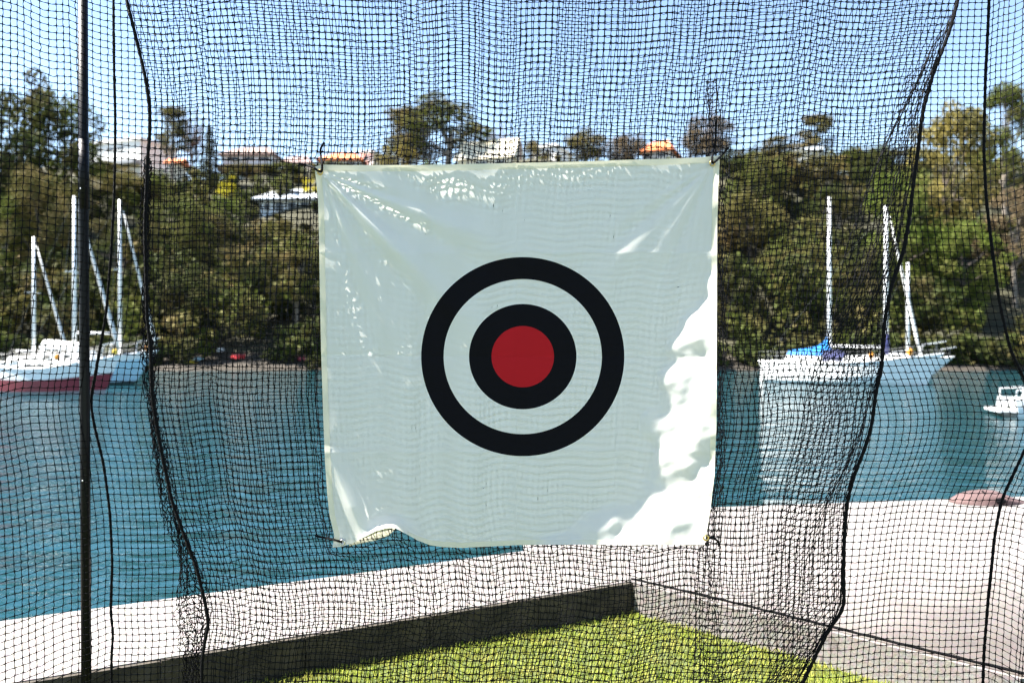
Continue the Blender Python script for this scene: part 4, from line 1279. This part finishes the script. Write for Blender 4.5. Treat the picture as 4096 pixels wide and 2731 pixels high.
def make_target():
    o = P(2075, 2180, DT)
    root = empty('target_sheet', (o[0], o[1], o[2]), label='white canvas target sheet printed with black rings and red bullseye', cat='target')
    off = np.array(o)
    nu = nv = 280
    u, v = np.meshgrid(np.linspace(0, 1, nu), np.linspace(0, 1, nv))
    p, px, py = cloth_pos(u, v)
    me = mesh_np('canvas', (p - off).reshape(-1, 3), grid_faces(nv, nu), M['cloth'], True)
    at = me.attributes.new('print_xy', 'FLOAT_VECTOR', 'POINT')
    q = np.zeros((nu * nv, 3), np.float32)
    q[:, 0] = (px - 2091).ravel(); q[:, 1] = (py - 1426).ravel() * 1.022
    at.data.foreach_set('vector', q.ravel())
    link(bpy.data.objects.new('canvas', me), root)
    # sewn hems: a second thickness behind the edge
    def strip(name, u0, u1, v0, v1, nu_, nv_):
        u, v = np.meshgrid(np.linspace(u0, u1, nu_), np.linspace(v0, v1, nv_))
        p, _, _ = cloth_pos(u, v, -.0014)
        link(bpy.data.objects.new(name, mesh_np(name, (p - off).reshape(-1, 3), grid_faces(nv_, nu_), M['hem'], True)), root)
    strip('hem', 0.0, 1.0, 0.0, .0155, 200, 4)
    strip('hem', 0.0, .0145, .018, .985, 4, 200)
    strip('hem', .986, 1.0, .018, .985, 4, 200)
    strip('hem', 0.20, 1.0, .986, 1.0, 200, 4)
    # stitching on the top hem
    # underside of the lifted hem at lower left
    us = np.linspace((1395 - 1330) / 1488, (1582 - 1330) / 1488, 26)
    up, _, _ = cloth_pos(us, np.ones_like(us), .003)
    lowpx = np.interp(np.linspace(0, 1, 26), [0, .2, .5, .8, 1], [1398, 1432, 1500, 1552, 1584])
    lowpy = np.interp(np.linspace(0, 1, 26), [0, .2, .5, .8, 1], [2182, 2174, 2160, 2142, 2114])
    lo = np.stack([(lowpx - 2048) / F * (DT + .02), np.full(26, DT + .015), CAMZ - (lowpy - 1365.5) / F * (DT + .02)], -1)
    mid = (up + lo) / 2 + np.array([0, .010, .004])
    rows = np.stack([up, up * .7 + mid * .3 + np.array([0, .004, 0]), mid, lo], 0)
    link(bpy.data.objects.new('turned_hem', mesh_np('turned_hem', (rows - off).reshape(-1, 3), grid_faces(4, 26), M['hem'], True)), root)
    # eyelets
    def at_px(px, py):
        best = None
        uu, vv = np.meshgrid(np.linspace(0, 1, 161), np.linspace(0, 1, 161))
        a, b = cloth_px(uu, vv); k = np.argmin((a - px) ** 2 + (b - py) ** 2)
        p, _, _ = cloth_pos(uu.ravel()[k:k + 1], vv.ravel()[k:k + 1])
        return p[0]
    for ex_, ey_, lit in ((1284, 691, 'brass'), (2850, 657, 'brass'), (1368, 2166, 'bolt'), (2838, 2150, 'brass')):
        c = at_px(ex_, ey_)
        m = MB(); n = 18
        ringp = []
        for i in range(n + 1):
            a = 2 * math.pi * i / n
            ringp.append((c[0] - off[0] + .0085 * math.cos(a), c[1] - off[1] - .004, c[2] - off[2] + .0085 * math.sin(a)))
        m.tube(ringp, .0028, 6, cap=False)
        m.build('eyelet', M[lit], root, True)
    return at_px
at_px = make_target()

# the inner net: behind the sheet it lies against the canvas
def finish_inner():
    X, Y, ZZ, ph, amp = INNER
    Y = Y + 0 * X
    uu, vv = np.meshgrid(np.linspace(0, 1, 140), np.linspace(0, 1, 140))
    p, _, _ = cloth_pos(uu, vv)
    xs = np.linspace(-.85, .85, 200); zs = np.linspace(.6, 2.3, 200)
    H = np.full((200, 200), np.nan)
    ii = np.clip(((p[..., 2] - .6) / 1.7 * 199).round().astype(int), 0, 199); jj = np.clip(((p[..., 0] + .85) / 1.7 * 199).round().astype(int), 0, 199)
    H[ii.ravel(), jj.ravel()] = p[..., 1].ravel()
    for _ in range(3):
        for sh in ((0, 1), (0, -1), (1, 0), (-1, 0)):
            q = np.roll(H, sh, (0, 1)); k = np.isnan(H); H[k] = q[k]
    B = np.where(np.isnan(H), -1, H); Mx = B.copy()
    for i in range(-2, 3):
        for j in range(-2, 3):
            Mx = np.maximum(Mx, np.roll(np.roll(B, i, 0), j, 1))
    H = np.where(np.isnan(H), np.nan, Mx)
    ci = np.clip(((ZZ - .6) / 1.7 * 199).round().astype(int), 0, 199); cj = np.clip(((X + .85) / 1.7 * 199).round().astype(int), 0, 199)
    cy = H[ci, cj]
    ins = ~np.isnan(cy) & (ZZ > .6) & (ZZ < 2.3) & (np.abs(X) < .85)
    tgt = cy + .0027 + .0011 * (1 + np.sin(ph + 0 * X)) * amp
    Y = np.where(ins, tgt, Y)
    for _ in range(2):      # ease the step at the rim of the sheet, never in front of it
        Ys = (np.roll(Y, 1, 0) + np.roll(Y, -1, 0) + np.roll(Y, 1, 1) + np.roll(Y, -1, 1)) / 4
        Ys[0] = Y[0]; Ys[-1] = Y[-1]; Ys[:, 0] = Y[:, 0]; Ys[:, -1] = Y[:, -1]
        Y = np.where(ins, Y, Ys)
    grids.append((np.stack([X, Y, ZZ], -1), {'r': 0.00118, 'rk': 0.0024}))
    add_net('folded_mesh', grids, inner)
finish_inner()

# ties
def tie(label, pts, rad=.0042):
    r = MB().tube([Vector(p) for p in pts], [rad * (1 + .12 * math.sin(i * 2)) for i in range(len(pts))], 7).build('tie_cord', M['cord'], None, True)
    tag(r, label, 'cord', 'cords tying the target to the net')
def arc(pts, n=8):
    """smooth polyline through points"""
    pts = [Vector(p) for p in pts]; out = []
    for i in range(len(pts) - 1):
        p0 = pts[max(i - 1, 0)]; p1 = pts[i]; p2 = pts[i + 1]; p3 = pts[min(i + 2, len(pts) - 1)]
        for k in range(n):
            t = k / n
            out.append(.5 * ((2 * p1) + (p2 - p0) * t + (2 * p0 - 5 * p1 + 4 * p2 - p3) * t * t + (3 * p1 - p0 - 3 * p2 + p3) * t ** 3))
    return out + [pts[-1]]
dn = DT - .03
tie('black cord tied through the upper left eyelet of the target', arc([P(1196, 655, DI), P(1225, 662, DI - .01), P(1250, 668, dn), P(1268, 681, dn - .006), P(1284, 686, dn), P(1288, 676, dn - .006), P(1287, 650, dn), P(1282, 615, DI - .01), P(1284, 592, DI), P(1297, 570, DI)]))
tie('black cord tied through the upper right eyelet of the target', arc([P(2912, 592, DI), P(2892, 615, DI - .015), P(2868, 640, dn), P(2852, 652, dn - .004), P(2848, 640, dn), P(2852, 612, DI - .02), P(2862, 560, DI - .01), P(2864, 480, DI)]))
tie('black cord holding the lower left corner of the target', arc([P(1262, 2143, DI), P(1300, 2150, DI - .02), P(1335, 2158, DT - .055), P(1368, 2167, DT - .05)]))
tie('black cord holding the lower right corner of the target', arc([P(2838, 2150, DT - .12), P(2855, 2152, DT - .05), P(2872, 2165, DI), P(2876, 2185, DI)]))

# ================================================================== SMALL THINGS ON THE WALKWAY
pts = [(C0.x + d2.x * t + 0.012 * math.sin(t * 3) + .02, C0.y + d2.y * t + .012, TOP + .006 + .002 * math.sin(t * 40)) for t in np.linspace(-0.02, 7, 120)]
c = MB().tube(pts, .0058, 6).build('cable', M['cord'], None, True)
tag(c, 'thin black cable lying along the walkway edge from the kerb corner', 'cable')

def bundle():
    a = Vector(P(3930, 2012, 6.62)); D = 6.62
    r = empty('bundle', (a.x + .02, D - .02, TOP), R(6), 'dusty pink slumped bundle with dark knot on the walkway edge', 'bundle')
    m = MB(); rg = []
    for i in range(21):
        t = i / 20; xx = -.30 + .62 * t
        h = .088 * max(0.0, math.sin(math.pi * min(1, t * .92 + .06))) ** .7 * (1 if t < .62 else 1 - (t - .62) * 2.0) + .006
        w = .15 * math.sin(math.pi * min(1, t * .95 + .03)) ** .6 + .008
        ring = []
        for k in range(14):
            q = math.pi * k / 13
            wob = 1 + .06 * math.sin(5 * q + 9 * t)
            ring.append((xx, -w * math.cos(q) * wob, max(.002, h * max(0.0, math.sin(q)) ** .8 * wob)))
        rg.append(ring)
    m.loft(rg, cap=True); m.build('cloth', M['pink'], r, True)
    MB().ball((.02, -.135, .035), (.055, .03, .028)).build('knot', M['cord'], r, True)
    MB().tube([(.0, -.14, .03), (-.05, -.12, .05), (-.06, -.03, .1)], .008, 5).build('strap', M['cord'], r, True)
bundle()
